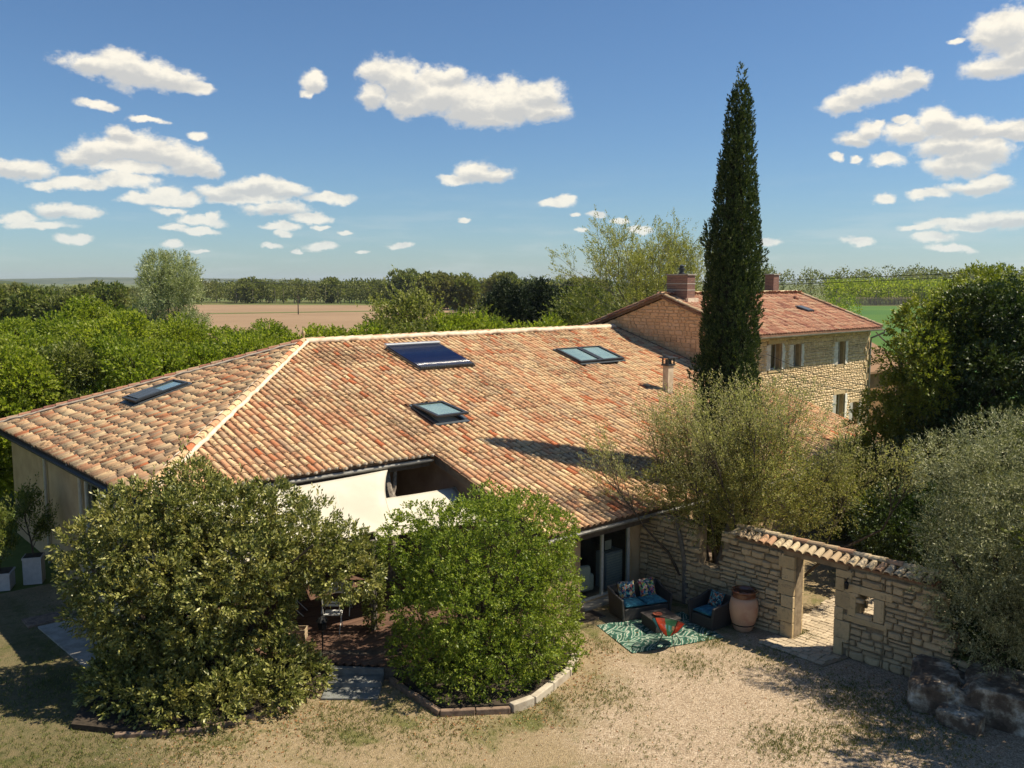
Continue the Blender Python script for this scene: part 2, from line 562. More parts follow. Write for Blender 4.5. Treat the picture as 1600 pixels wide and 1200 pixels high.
L_LIME = leaf_mat('fresh_lime_leaf', [(0, (0.095, 0.14, 0.012)), (0.4, (0.20, 0.255, 0.022)), (0.8, (0.31, 0.36, 0.04)), (1, (0.42, 0.44, 0.07))], 0.48, 0.5, 0.3, (0.22, 0.245, 0.028))
L_MID = leaf_mat('mid_green_leaf', [(0, (0.06, 0.09, 0.016)), (0.5, (0.13, 0.165, 0.032)), (1, (0.23, 0.24, 0.06))], 0.35, 0.55, 0.2, (0.17, 0.17, 0.04))
L_WILLOW = leaf_mat('pale_willow_leaf', [(0, (0.20, 0.225, 0.09)), (0.5, (0.34, 0.36, 0.17)), (1, (0.48, 0.50, 0.27))], 0.3, 0.5)
L_BARE = leaf_mat('sparse_spring_leaf', [(0, (0.18, 0.20, 0.04)), (0.5, (0.28, 0.29, 0.07)), (1, (0.38, 0.36, 0.11))], 0.35, 0.5)
L_DARK = leaf_mat('dark_conifer_leaf', [(0, (0.016, 0.028, 0.012)), (0.5, (0.034, 0.052, 0.02)), (1, (0.065, 0.085, 0.035))], 0.1, 0.7)
L_PURPLE = leaf_mat('purple_plum_leaf', [(0, (0.035, 0.012, 0.016)), (1, (0.10, 0.03, 0.035))], 0.2, 0.5)
L_WOOD = leaf_mat('spring_woodland_leaf', [(0, (0.08, 0.10, 0.024)), (0.5, (0.16, 0.18, 0.045)), (1, (0.26, 0.265, 0.08))], 0.35, 0.6, 0.03, (0.18, 0.165, 0.06))

# ------------------------------------------------------------------ ground
def poly_obj(name, pts, z, m_, parent=None):
    b = MB()
    b.add([(p[0], p[1], z) for p in pts], [tuple(range(len(pts)))])
    return b.build(name, m_, parent)


def ground_mat():
    m_, n, p = mat('meadow_ground')
    g = n.noise(n.pos, 0.02, 4, 0.6)
    f = n.noise(n.pos, 1.5, 5, 0.7)
    c = n.mix(n.step(g, 0.38, 0.62), (0.085, 0.125, 0.03), (0.13, 0.13, 0.05))
    c = n.mix(n.m('MULTIPLY', n.step(f, 0.4, 0.7), 0.5), c, (0.16, 0.17, 0.05))
    n.put(p.inputs['Base Color'], c)
    p.inputs['Roughness'].default_value = 0.95
    p.inputs['Specular IOR Level'].default_value = 0.1
    return m_


def field_mat(name, a, b, s1=0.03, rows=None):
    m_, n, p = mat(name)
    g = n.noise(n.pos, s1, 5, 0.65)
    c = n.mix(n.step(g, 0.35, 0.65), a, b)
    c = n.mix(n.m('MULTIPLY', n.step(n.noise(n.pos, 1.2, 4, 0.7), 0.4, 0.7), 0.25), c, tuple(q * 0.8 for q in a))
    if rows:
        w = n.new('ShaderNodeTexWave', wave_type='BANDS', bands_direction='X')
        n.put(w.inputs['Vector'], n.v('ADD', n.pos, (0, 0, 0)))
        w.inputs['Scale'].default_value = rows
        w.inputs['Distortion'].default_value = 1.0
        c = n.mix(n.m('MULTIPLY', w.outputs[1], 0.25), c, tuple(q * 0.75 for q in a))
    n.put(p.inputs['Base Color'], c)
    p.inputs['Roughness'].default_value = 0.95
    p.inputs['Specular IOR Level'].default_value = 0.1
    return m_


GX = (-4500, 9000)
gb = MB()
gb.add([(-9000, -3000, 0), (9000, -3000, 0), (9000, 9000, 0), (-9000, 9000, 0)], [(0, 1, 2, 3)])
struct(gb.build('ground', ground_mat()))


def far_field(name, cols, m_, z):
    """cols: (image column, distance) pairs round the field"""
    return struct(poly_obj(name, [pyw(px, D) for px, D in cols], z, m_))


far_field('ploughed_field', [(300, 372), (760, 368), (900, 362), (960, 90), (700, 78), (300, 76), (120, 95), (180, 210)],
          field_mat('bare_ploughed_earth', (0.30, 0.205, 0.125), (0.26, 0.175, 0.105)), 0.02)
far_field('grass_strip', [(330, 262), (560, 282), (760, 300), (760, 293), (560, 274), (330, 254)],
          field_mat('rough_grass_strip', (0.11, 0.14, 0.04), (0.15, 0.15, 0.06), 0.2), 0.06)
far_field('grass_margin', [(300, 380), (900, 372), (900, 350), (600, 352), (300, 362)],
          field_mat('field_margin_grass', (0.12, 0.15, 0.045), (0.17, 0.16, 0.07), 0.1), 0.05)
far_field('stubble_field', [(-300, 330), (235, 330), (235, 262), (-300, 268)],
          field_mat('pale_stubble', (0.26, 0.21, 0.13), (0.20, 0.18, 0.10), 0.05), 0.03)
far_field('green_field', [(1150, 345), (1700, 335), (1750, 60), (1350, 55), (1150, 120)],
          field_mat('young_wheat', (0.055, 0.125, 0.032), (0.10, 0.17, 0.03), 0.012), 0.03)


def hill(name, px0, px1, D, depth, tops, m_):
    """a low ridge of real width; tops: heights at even steps along it"""
    b = MB()
    nx, ny = 60, 7
    vs = []
    hs = np.interp(np.linspace(0, 1, nx), np.linspace(0, 1, len(tops)), tops)
    r_ = np.random.default_rng(int(D))
    hs = hs + np.convolve(r_.normal(0, 2.2, nx + 4), np.ones(5) / 5, 'valid')
    for j in range(ny):
        t = j / (ny - 1)
        for i in range(nx):
            px = px0 + (px1 - px0) * i / (nx - 1)
            edge = min(1, i / 4, (nx - 1 - i) / 4)
            p = pyw(px, D + depth * t, hs[i] * math.sin(math.pi * min(t * 1.1, 1)) ** 0.7 * edge if 0 < t < 1 else -0.5)
            vs.append(p)
    fs = [(j * nx + i, j * nx + i + 1, (j + 1) * nx + i + 1, (j + 1) * nx + i) for j in range(ny - 1) for i in range(nx - 1)]
    b.add(vs, fs)
    return struct(b.build(name, m_, smooth=True))


def hill_mat():
    m_, n, p = mat('wooded_hill')
    c = n.mix(n.step(n.noise(n.pos, 0.006, 5, 0.65), 0.4, 0.62), (0.055, 0.075, 0.035), (0.12, 0.13, 0.07))
    c = n.mix(n.m('MULTIPLY', n.step(n.noise(n.pos, 0.05, 4, 0.7), 0.45, 0.6), 0.5), c, (0.04, 0.055, 0.028))
    n.put(p.inputs['Base Color'], c)
    p.inputs['Roughness'].default_value = 1
    p.inputs['Specular IOR Level'].default_value = 0
    return m_


HM = hill_mat()
hill('hills', -400, 620, 4200, 1500, [46, 40, 34, 26, 24, 30, 38, 34, 30, 26, 18, 10], HM)
hill('hills', -500, 90, 900, 500, [40, 34, 24, 16, 8], HM)
hill('hills', 600, 2000, 5200, 1500, [12, 16, 14, 12, 16, 20, 22, 24], HM)

# the yard: pale gravel with worn dry grass and leaf litter


def yard_mat():
    m_, n, p = mat('gravel_yard')
    sp_ = n.new('ShaderNodeSeparateXYZ')
    n.put(sp_.inputs[0], n.pos)
    x, y = sp_.outputs[0], sp_.outputs[1]
    vor = n.new('ShaderNodeTexVoronoi')
    n.put(vor.inputs['Vector'], n.pos)
    vor.inputs['Scale'].default_value = 42
    peb = vor.outputs['Color']
    sv = n.new('ShaderNodeSeparateColor')
    n.put(sv.inputs[0], peb)
    c = n.ramp(sv.outputs[0], [(0, (0.21, 0.152, 0.095)), (0.3, (0.37, 0.275, 0.18)), (0.65, (0.47, 0.36, 0.245)), (0.9, (0.59, 0.475, 0.345)), (1, (0.14, 0.105, 0.065))])
    mid = n.noise(n.pos, 5, 5, 0.7)
    c = n.mix(n.m('MULTIPLY', n.step(mid, 0.45, 0.7), 0.45), c, (0.27, 0.195, 0.125))
    # dry soil and worn turf, mostly away from the wheel-worn middle
    big = n.noise(n.pos, 0.55, 5, 0.62)
    # distance from the middle of the turning area (1.5,-9)
    dx = n.m('SUBTRACT', x, 0.2)
    dy = n.m('SUBTRACT', y, -9.0)
    dd = n.m('SQRT', n.m('ADD', n.m('MULTIPLY', dx, dx), n.m('MULTIPLY', dy, dy)))
    edge = n.step(n.m('ADD', dd, n.m('MULTIPLY', n.m('SUBTRACT', big, 0.5), 7)), 4.6, 7.4)
    dry = n.mix(n.step(n.noise(n.pos, 14, 5, 0.75), 0.35, 0.65), (0.34, 0.255, 0.135), (0.20, 0.15, 0.075))
    c = n.mix(n.m('MULTIPLY', edge, 0.75), c, dry)
    gr = n.mix(n.step(n.noise(n.pos, 30, 3, 0.7), 0.4, 0.62), (0.065, 0.085, 0.018), (0.15, 0.15, 0.04))
    gm = n.m('MULTIPLY', n.m('MULTIPLY', n.step(n.noise(n.pos, 0.8, 6, 0.72, 0.4), 0.47, 0.66), edge), 0.85)
    c = n.mix(gm, c, gr)
    # left lawn side: greener and mossier, colour also darkened to deepen the shade
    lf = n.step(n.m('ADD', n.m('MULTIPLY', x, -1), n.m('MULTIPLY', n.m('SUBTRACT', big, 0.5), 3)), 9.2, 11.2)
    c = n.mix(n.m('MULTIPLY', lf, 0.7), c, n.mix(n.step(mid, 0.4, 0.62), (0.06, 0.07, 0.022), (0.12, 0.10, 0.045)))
    n.put(p.inputs['Base Color'], c)
    p.inputs['Roughness'].default_value = 0.95
    p.inputs['Specular IOR Level'].default_value = 0.15
    h = n.m('ADD', n.m('MULTIPLY', vor.outputs['Distance'], -1.0), n.m('MULTIPLY', n.noise(n.pos, 12, 5, 0.7), 1.2))
    n.put(p.inputs['Normal'], n.bump(h, 0.7, 0.03))
    return m_


def yard_h(x, y):
    return 0.012 * math.sin(x * 1.3 + 0.4) * math.cos(y * 1.1) + 0.015


yb = MB()
xs = np.arange(-24, 16.01, 0.5)
ys = np.arange(-22, 12.51, 0.5)
yb.add([(x, y, yard_h(x, y)) for y in ys for x in xs],
       [(j * len(xs) + i, j * len(xs) + i + 1, (j + 1) * len(xs) + i + 1, (j + 1) * len(xs) + i)
        for j in range(len(ys) - 1) for i in range(len(xs) - 1)])
struct(yb.build('gravel_yard', yard_mat(), smooth=True))

# ------------------------------------------------------------------ canal tile roofs
PY = 0.408                        # one course, measured on plan
PX = 0.225                        # one column


def cover_tile(r0=0.086, r1=0.074, ln=0.50, k=6, th=0.010, sq=0.88):
    b = MB()
    vs = []
    for (r, y, z) in ((r0, 0, 0.016), (r1, ln, 0.0)):
        for i in range(k + 1):
            g = math.pi * i / k
            vs.append((r * math.cos(g), y, z + r * math.sin(g) * sq))
    for i in range(k + 1):
        g = math.pi * i / k
        r = r0 - th
        vs.append((r * math.cos(g), 0.0, 0.016 + r * math.sin(g) * sq))
    for i in range(k + 1):
        g = math.pi * i / k
        r = r0 - th
        vs.append((r * math.cos(g), 0.12, 0.011 + r * math.sin(g) * sq))
    n = k + 1
    fs = []
    for i in range(k):
        fs.append((i, i + 1, n + i + 1, n + i)[::-1])
        fs.append((i, i + 1, 2 * n + i + 1, 2 * n + i))
        fs.append((2 * n + i, 2 * n + i + 1, 3 * n + i + 1, 3 * n + i))
    return vs, fs


CV, CF = cover_tile()
CVn = np.array(CV)
CFn = np.array(CF)


def chan_strip(k=4, r=0.085, ln=0.45):
    vs = []
    for (y, z) in ((0, 0.012), (ln, -0.006)):
        for i in range(k + 1):
            g = math.pi * i / k
            vs.append((r * math.cos(g), y, z - r * 0.62 * math.sin(g)))
    n = k + 1
    return np.array(vs), np.array([(i, i + 1, n + i + 1, n + i) for i in range(k)])


HVn, HFn = chan_strip()


def frames(P, A, S, N, jit, rs):
    """per-piece 3x3 + origin, jittered about the plane axes A (across), S (up slope), N (out)"""
    n = len(P)
    j = rs.normal(0, jit, (n, 3))
    a = A + j[:, :1] * S + j[:, 1:2] * N
    s = S - j[:, :1] * A + j[:, 2:3] * N * 0.6
    nn = np.cross(a, s)
    M = np.stack([a, s, nn], axis=2)
    M /= np.linalg.norm(M, axis=1, keepdims=True)
    return M


def join_np(V, F, M, P, scale=None):
    n = len(P)
    v = np.broadcast_to(V, (n,) + V.shape)
    if scale is not None:
        v = v * scale[:, None, :]
    v = np.einsum('nij,nkj->nki', M, v) + P[:, None, :]
    f = F[None] + (np.arange(n) * len(V))[:, None, None]
    return v.reshape(-1, 3), f.reshape(-1, F.shape[1])


def np_mesh(name, v, f, mats, smooth=False):
    me = bpy.data.meshes.new(name)
    nv, nf, k = len(v), len(f), f.shape[1]
    me.vertices.add(nv)
    me.vertices.foreach_set('co', np.ascontiguousarray(v, dtype=np.float32).ravel())
    me.loops.add(nf * k)
    me.loops.foreach_set('vertex_index', np.ascontiguousarray(f, dtype=np.int32).ravel())
    me.polygons.add(nf)
    me.polygons.foreach_set('loop_start', np.arange(0, nf * k, k, dtype=np.int32))
    me.polygons.foreach_set('loop_total', np.full(nf, k, dtype=np.int32))
    if smooth:
        me.polygons.foreach_set('use_smooth', np.ones(nf, dtype=bool))
    me.materials.append(mats)
    me.update(calc_edges=True)
    return me


CAM = np.array((CAMX, CAMY, CAMZ))


def lay(O, A, S, na, ns, inside, offs, seed):
    """tile origins on a plane: returns cover origins, channel origins"""
    rs = np.random.default_rng(seed)
    O, A, S = map(np.array, (O, A, S))
    slope = PY / math.hypot(S[0], S[1])
    cov, cha = [], []
    for i in range(na):
        wob = rs.normal(0, 0.004)
        sh = rs.normal(0, 0.05 if seed == 5 else 0.035)
        for j in range(ns):
            for half, lst in ((0.5, cov), (0.0, cha)):
                a = (i + half) * PX + wob
                s = j * slope + (sh if j else 0) + rs.normal(0, 0.010)
                p = O + A * a + S * s
                c = O + A * a + S * (s + 0.2)
                if inside(c[0], c[1]):
                    lst.append(p)
    return np.array(cov), np.array(cha)


# main barn roof: ridge y=14.2 z=6.71, front slope 0.3
def zf(y):
    return 2.45 + 0.3 * y


AP = (0.3, 14.2)
HX0, HY0 = -9.1, 4.896
ZC = zf(HY0)
SL = 0.3


def sky_hole(x, y):
    for (x0, x1, y0, y1) in ((0.72, 2.05, 6.45, 7.95), (10.95, 13.75, 10.05, 11.75), (12.63, 13.02, 6.75, 7.08)):
        if x0 - 0.02 < x < x1 + 0.02 and y0 - 0.05 < y < y1 + 0.05:
            return True
    return False


def in_front(x, y):
    if y > 14.08 or sky_hole(x, y):
        return False
    if y < 4 * PY and 6.15 < x < 9.25:
        return False
    if y < HY0 and x < -0.58:
        return False
    if x > 19.2 or (x > 17.74 and y > 6.5):
        return False
    hx = HX0 + (y - HY0) * (AP[0] - HX0) / (AP[1] - HY0)
    return x > hx + 0.12


def in_left(x, y):
    t = (x - HX0) / (AP[0] - HX0)
    if not (0 <= t < 0.985):
        return False
    if -5.95 < x < -4.15 and 14.1 < y < 15.3:
        return False
    return HY0 + t * (AP[1] - HY0) + 0.12 < y < 19.6 - t * (19.6 - AP[1]) - 0.22


cN = 1 / math.hypot(1, SL)
SF = (0, cN, SL * cN)
NF = (0, -SL * cN, cN)
SLf = (cN, 0, SL * cN)
NLf = (-SL * cN, 0, cN)
cov1, cha1 = lay((-9.3, 0, 2.45 + 0.02), (1, 0, 0), SF, 128, 35, in_front, 0, 3)
# left hip facet: across = -y, up slope = +x
cov2, cha2 = lay((HX0, 19.8, ZC + 0.02), (0, -1, 0), SLf, 67, 24, in_left, 0, 5)
M1 = frames(cov1, np.array((1, 0, 0.)), np.array(SF), np.array(NF), 0.022, np.random.default_rng(1))
M2 = frames(cov2, np.array((0, -1, 0.)), np.array(SLf), np.array(NLf), 0.022, np.random.default_rng(2))
allP = np.concatenate([cov1, cov2])
allM = np.concatenate([M1, M2])

barn = thing('stone_barn', 'long low barn under pale orange canal-tile roof with skylights and covered terrace', 'barn', (0, 0, 0))
rb = MB()
TH = 0.10
zr = zf(AP[1])
# solid roof deck under the tiles: front plane (two steps), left facet, back plane
rb.slab([(-0.45, 0.1, zf(0.1)), (6.2, 0.1, zf(0.1)), (6.2, 1.72, zf(1.72)), (9.2, 1.72, zf(1.72)), (9.2, 0.1, zf(0.1)), (19.1, 0.1, zf(0.1)), (19.1, 6.5, zf(6.5)), (17.72, 6.5, zf(6.5)), (17.72, 14.2, zr), AP + (zr,), (HX0 + 0.1, HY0 + 0.1, zf(HY0 + 0.1)), (-0.45, HY0 + 0.1, zf(HY0 + 0.1))], (0, 0, -TH))
rb.slab([(HX0 + 0.1, HY0 + 0.1, ZC + 0.03), AP + (zr,), (HX0 + 0.1, 19.55, ZC + 0.03)], (0, 0, -TH))
rb.slab([AP + (zr,), (17.72, 14.2, zr), (17.72, 19.55, ZC), (HX0 + 0.1, 19.55, ZC)], (0, 0, -TH))
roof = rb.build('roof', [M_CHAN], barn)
dist = np.linalg.norm(allP - CAM, axis=1)
order = np.argsort(dist)
near, rest = order[:300], order[300:]
tile_me = np_mesh('cover_tile', CVn, CFn, M_TILE)
for i in near:
    o = bpy.data.objects.new('roof_tile', tile_me)
    COL.objects.link(o)
    o.parent = roof
    m4 = Matrix([list(allM[i][r_]) + [allP[i][r_]] for r_ in range(3)] + [[0, 0, 0, 1]])
    o.matrix_local = m4
v, f = join_np(CVn, CFn, allM[rest], allP[rest])
stuff(link('roof_tiles', np_mesh('roof_tiles', v, f, M_TILE), roof))
H1 = frames(cha1, np.array((1, 0, 0.)), np.array(SF), np.array(NF), 0.01, np.random.default_rng(3))
H2 = frames(cha2, np.array((0, -1, 0.)), np.array(SLf), np.array(NLf), 0.01, np.random.default_rng(4))
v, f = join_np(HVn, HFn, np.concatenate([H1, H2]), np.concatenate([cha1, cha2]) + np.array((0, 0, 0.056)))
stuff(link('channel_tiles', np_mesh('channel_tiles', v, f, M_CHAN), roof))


def cap_row(p0, p1, parent, m_, name='ridge_tile', ln=0.40, r=0.115, lift=0.06, sq=0.9):
    """rounded cap tiles overlapping along a ridge or hip, lower end first"""
    p0, p1 = Vector(p0), Vector(p1)
    d_ = (p1 - p0)
    L = d_.length
    d_.normalize()
    side = d_.cross(Vector((0, 0, 1))).normalized()
    up = side.cross(d_).normalized()
    vs, fs = cover_tile(r, r * 0.86, ln * 1.15, 6, 0.018, sq)
    me = bpy.data.meshes.new(name)
    me.from_pydata(vs, [], fs)
    me.materials.append(m_)
    n = int(L / ln)
    for i in range(n):
        q = p0 + d_ * (i * L / n) + up * (lift + random.uniform(-.006, .006))
        o = bpy.data.objects.new(name, me)
        COL.objects.link(o)
        o.parent = parent
        s2 = (side + d_ * random.uniform(-.03, .03)).normalized()
        u2 = s2.cross(d_).normalized()
        o.matrix_local = Matrix([[s2[k], d_[k], u2[k], q[k]] for k in range(3)] + [[0, 0, 0, 1]])


def bead(b, p0, p1, w, h, seg=30, jit=0.012, off=(0, 0, 0)):
    """lumpy mortar bead along a line"""
    p0, p1 = Vector(p0) + Vector(off), Vector(p1) + Vector(off)
    pts = [p0.lerp(p1, i / seg) + Vector((random.gauss(0, jit), random.gauss(0, jit), random.gauss(0, jit))) for i in range(seg + 1)]
    vs, k = [], 8
    d_ = (p1 - p0).normalized()
    side = d_.cross(Vector((0, 0, 1))).normalized()
    for p in pts:
        ww = w * random.uniform(0.85, 1.15)
        for j in range(k):
            g = 2 * math.pi * j / k
            vs.append(p + side * ww * math.cos(g) + Vector((0, 0, 1)) * h * math.sin(g))
    fs = [(i * k + j, i * k + (j + 1) % k, (i + 1) * k + (j + 1) % k, (i + 1) * k + j) for i in range(seg) for j in range(k)]
    b.add(vs, fs)


hipA = Vector((HX0 + 0.1, HY0 + 0.1, ZC + 0.05))
apex = Vector((AP[0], AP[1], zr + 0.05))
cap_row(hipA, apex, roof, M_TILE, 'hip_tile', 0.42, 0.13, 0.06)
mb = MB()
dh = (apex - hipA).normalized()
sd = dh.cross(Vector((0, 0, 1))).normalized()
bead(mb, hipA, apex, 0.075, 0.06, 60, off=sd * 0.16 + Vector((0, 0, 0.05)))
bead(mb, hipA, apex, 0.06, 0.05, 60, off=-sd * 0.16 + Vector((0, 0, 0.03)))
mb.build('hip_mortar', M_MORTAR, roof, smooth=True)
rA, rB = Vector((AP[0], AP[1], zr + 0.04)), Vector((17.5, AP[1], zr + 0.04))
cap_row(rB, rA, roof, M_COPE, 'ridge_tile', 0.42, 0.12, 0.07)
mb = MB()
bead(mb, rA, rB, 0.13, 0.11, 90, 0.015, off=(0, -0.11, 0.04))
mb.build('ridge_mortar', M_MORTAR, roof, smooth=True)
fA = Vector((HX0 + 0.1, 19.6, ZC + 0.05))
cap_row(fA, apex, roof, M_TILER, 'edge_tile', 0.42, 0.11, 0.06)
mb = MB()
dh = (apex - fA).normalized()
sd = dh.cross(Vector((0, 0, 1))).normalized()
bead(mb, fA, apex, 0.10, 0.05, 60, off=sd * 0.17 + Vector((0, 0, 0.05)))
mb.build('edge_mortar', M_MORTGREY, roof, smooth=True)
# little terracotta finial on the apex
fb = MB()
fb.lathe([(0.07, 0), (0.05, 0.05), (0.03, 0.12), (0.06, 0.2), (0.075, 0.26), (0.05, 0.32), (0.02, 0.36), (0.03, 0.4), (0.005, 0.46)], (AP[0], AP[1], zr + 0.14), 14)
fb.build('finial', simple('finial_clay', (0.42, 0.32, 0.16), 0.7), roof, smooth=True)

# mortar stops under the tile ends of the terrace eave
mb = MB()
for p in cov1:
    if p[1] < HY0 + 0.2 and p[0] < -0.5 and p[1] > 4.7:
        c = Vector(p) + Vector((random.uniform(-.01, .01), 0.03, 0.03))
        ico = [(0.07, -0.02), (0.078, 0.02), (0.05, 0.06)]
        mb.lathe(ico, (c.x, c.y, c.z - 0.01), 7)
stuff(mb.build('eave_mortar', M_MORTGREY, roof))

# gutters and boards
gt = MB()


def gutter(b, p0, p1, r=0.075):
    p0, p1 = Vector(p0), Vector(p1)
    d_ = (p1 - p0).normalized()
    side = d_.cross(Vector((0, 0, 1))).normalized()
    vs, k = [], 8
    for p in (p0, p1):
        for rr in (r, r - 0.012):
            for j in range(k + 1):
                g = math.pi + math.pi * j / k
                vs.append(p + side * rr * math.cos(g) + Vector((0, 0, 1)) * rr * math.sin(g))
    n = k + 1
    fs = []
    for j in range(k):
        fs.append((j, j + 1, 2 * n + j + 1, 2 * n + j))
        fs.append((n + j, 3 * n + j, 3 * n + j + 1, n + j + 1))
        fs.append((j, n + j, n + j + 1, j + 1))
        fs.append((2 * n + j, 2 * n + j + 1, 3 * n + j + 1, 3 * n + j))
    fs += [(0, 2 * n, 3 * n, n), (k, n + k, 3 * n + k, 2 * n + k)]
    b.add(vs, fs)


gutter(gt, (-9.05, HY0 - 0.02, ZC - 0.09), (-0.62, HY0 - 0.02, ZC - 0.09), 0.09)
gt.build('gutter', M_ZINCL, barn)
gt = MB()
gutter(gt, (-0.5, -0.03, 2.45 - 0.06), (6.15, -0.03, 2.45 - 0.06), 0.075)
gutter(gt, (9.25, -0.03, 2.45 - 0.06), (19.2, -0.03, 2.45 - 0.06), 0.075)
gt.build('gutter', M_ZINCL, barn)
gt = MB()
gutter(gt, (HX0 - 0.02, HY0, ZC - 0.08), (HX0 - 0.02, 19.6, ZC - 0.08), 0.085)
gt.build('gutter', M_DARKM, barn)
fb = MB()
fb.box(-8.95, HY0 + 0.10, ZC - 0.32, -0.6, HY0 + 0.16, ZC - 0.06)
fb.build('eave_board', M_FASCIA, barn)
fb = MB()
fb.box(HX0 + 0.10, HY0 + 0.20, ZC - 0.25, HX0 + 0.15, 19.5, ZC - 0.06)
fb.build('eave_board', M_FASCIA, barn)
fb = MB()
fb.box(-0.4, 0.12, 2.12, 6.1, 0.17, 2.38)
fb.build('eave_board', M_FASCIA, barn)
fb = MB()
fb.box(9.3, 0.12, 2.12, 19.0, 0.17, 2.38)
fb.build('eave_board', M_FASCIA, barn)
vb = MB()
vb.slab([(-0.52, 0.15, zf(0.15) - 0.02), (-0.52, HY0, zf(HY0) - 0.02), (-0.52, HY0, zf(HY0) - 0.24), (-0.52, 0.15, zf(0.15) - 0.24)], (0.05, 0, 0))
vb.build('verge_board', M_FASCIA, barn)


# walls of the barn
def wall_xz(b, x0, x1, y0, y1, z0, ztop, openings=()):
    """wall in the x direction, with rectangular openings (xa, xb, za, zb)"""
    xs_ = sorted({x0, x1, *[o_[0] for o_ in openings], *[o_[1] for o_ in openings]})
    for a, c in zip(xs_[:-1], xs_[1:]):
        holes = sorted([(o_[2], o_[3]) for o_ in openings if o_[0] <= a + 1e-6 and o_[1] >= c - 1e-6])
        z = z0
        for h0, h1 in holes:
            if h0 > z + 1e-4:
                b.box(a, y0, z, c, y1, h0)
            z = h1
        if z < ztop - 1e-4:
            b.box(a, y0, z, c, y1, ztop)


def wall_yz(b, x0, x1, y0, y1, z0, ztop, openings=()):
    t = MB()
    wall_xz(t, y0, y1, 0, 1, z0, ztop, openings)
    vs = [(x0 + (x1 - x0) * p[1], p[0], p[2]) for p in t.v]
    b.add(vs, [f_[::-1] for f_ in t.f])


wl = MB()
wall_xz(wl, -0.2, 6.0, 0.55, 0.80, 0, 2.46, [(1.22, 3.36, 0.12, 2.16)])
wl.box(5.75, 0.8, 0, 6.0, 2.1, 2.46)
wl.box(6.0, 1.85, 0, 9.4, 2.1, 2.8)
wl.box(9.4, .8, 0, 9.65, 2.1, 2.46)
wl.box(9.4, .55, 0, 17.7, .8, 2.46)
wl.build('front_wall', M_PLASTER, barn)
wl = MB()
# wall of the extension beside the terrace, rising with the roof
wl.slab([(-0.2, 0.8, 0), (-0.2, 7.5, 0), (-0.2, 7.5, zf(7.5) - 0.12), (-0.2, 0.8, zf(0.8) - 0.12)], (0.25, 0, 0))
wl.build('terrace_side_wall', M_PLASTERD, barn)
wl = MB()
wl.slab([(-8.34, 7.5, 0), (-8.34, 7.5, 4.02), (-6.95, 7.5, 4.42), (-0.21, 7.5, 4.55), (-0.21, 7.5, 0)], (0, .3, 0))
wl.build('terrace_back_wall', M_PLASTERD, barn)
lwall = MB()
wall_yz(lwall, -8.6, -8.35, 5.2, 19.35, 0, 3.98, [(5.5, 8.1, 0.2, 3.4), (8.25, 10.9, 0.2, 3.4)])
lwall.build('left_wall', M_PLASTER, barn)
wl = MB()
wl.box(-8.35, 19.1, 0, 17.7, 19.35, 3.9)
wl.box(19.0, 0.8, 0, 19.1, 6.5, 2.5)
wl.box(17.7, 0.55, 0, 19.1, 0.8, 2.4)
wl.build('back_wall', M_PLASTER, barn)
fl = MB()
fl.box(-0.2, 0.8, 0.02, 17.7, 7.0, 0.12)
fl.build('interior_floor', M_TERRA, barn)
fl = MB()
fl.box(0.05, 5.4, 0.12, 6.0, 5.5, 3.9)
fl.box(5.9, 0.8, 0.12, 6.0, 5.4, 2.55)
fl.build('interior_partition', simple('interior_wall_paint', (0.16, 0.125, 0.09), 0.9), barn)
# pilasters / downpipes on the left wall
for y_ in (10.98, 14.71):
    p_ = MB()
    p_.tube([(-8.68, y_, 0), (-8.68, y_, 3.75), (-9.0, y_, 3.86)], 0.05, 8)
    p_.build('downpipe', M_WHITEP, barn, smooth=True)
for (ya, yb_) in ((5.5, 8.1), (8.25, 10.9)):
    w_ = MB()
    ym = (ya + yb_) / 2
    for (a, c) in ((ya, ya + .09), (ym - .05, ym + .05), (yb_ - .09, yb_)):
        w_.box(-8.58, a, .2, -8.50, c, 3.4)
    w_.box(-8.58, ya + .09, .2, -8.50, yb_ - .09, .28)
    w_.box(-8.58, ya + .09, 3.32, -8.50, yb_ - .09, 3.4)
    fr = w_.build('window', M_WHITEP, barn)
    g_ = MB()
    g_.box(-8.545, ya + .09, .28, -8.535, yb_ - .09, 3.32)
    g_.build('pane', M_GLASS, fr)

# sliding glass door
w_ = MB()
for (a, c) in ((1.225, 1.285), (2.16, 2.24), (3.28, 3.355)):
    w_.box(a, 0.62, .12, c, 0.70, 2.155)
w_.box(1.285, 0.62, .12, 2.16, .70, .17)
w_.box(2.24, 0.62, .12, 3.28, .70, .17)
w_.box(1.285, 0.62, 2.09, 2.16, .70, 2.155)
w_.box(2.24, 0.62, 2.09, 3.28, .70, 2.155)
fr = w_.build('sliding_door', M_WHITEP, barn)
for (a, c) in ((1.285, 2.16), (2.24, 3.28)):
    g_ = MB()
    g_.box(a, .655, .17, c, .662, 2.09)
    g_.build('pane', M_GLASS, fr)
w_ = MB()
w_.box(1.1, 0.25, 0.0, 3.5, 0.545, 0.11)
w_.build('door_sill', M_CONC, barn, bevel=0.01)

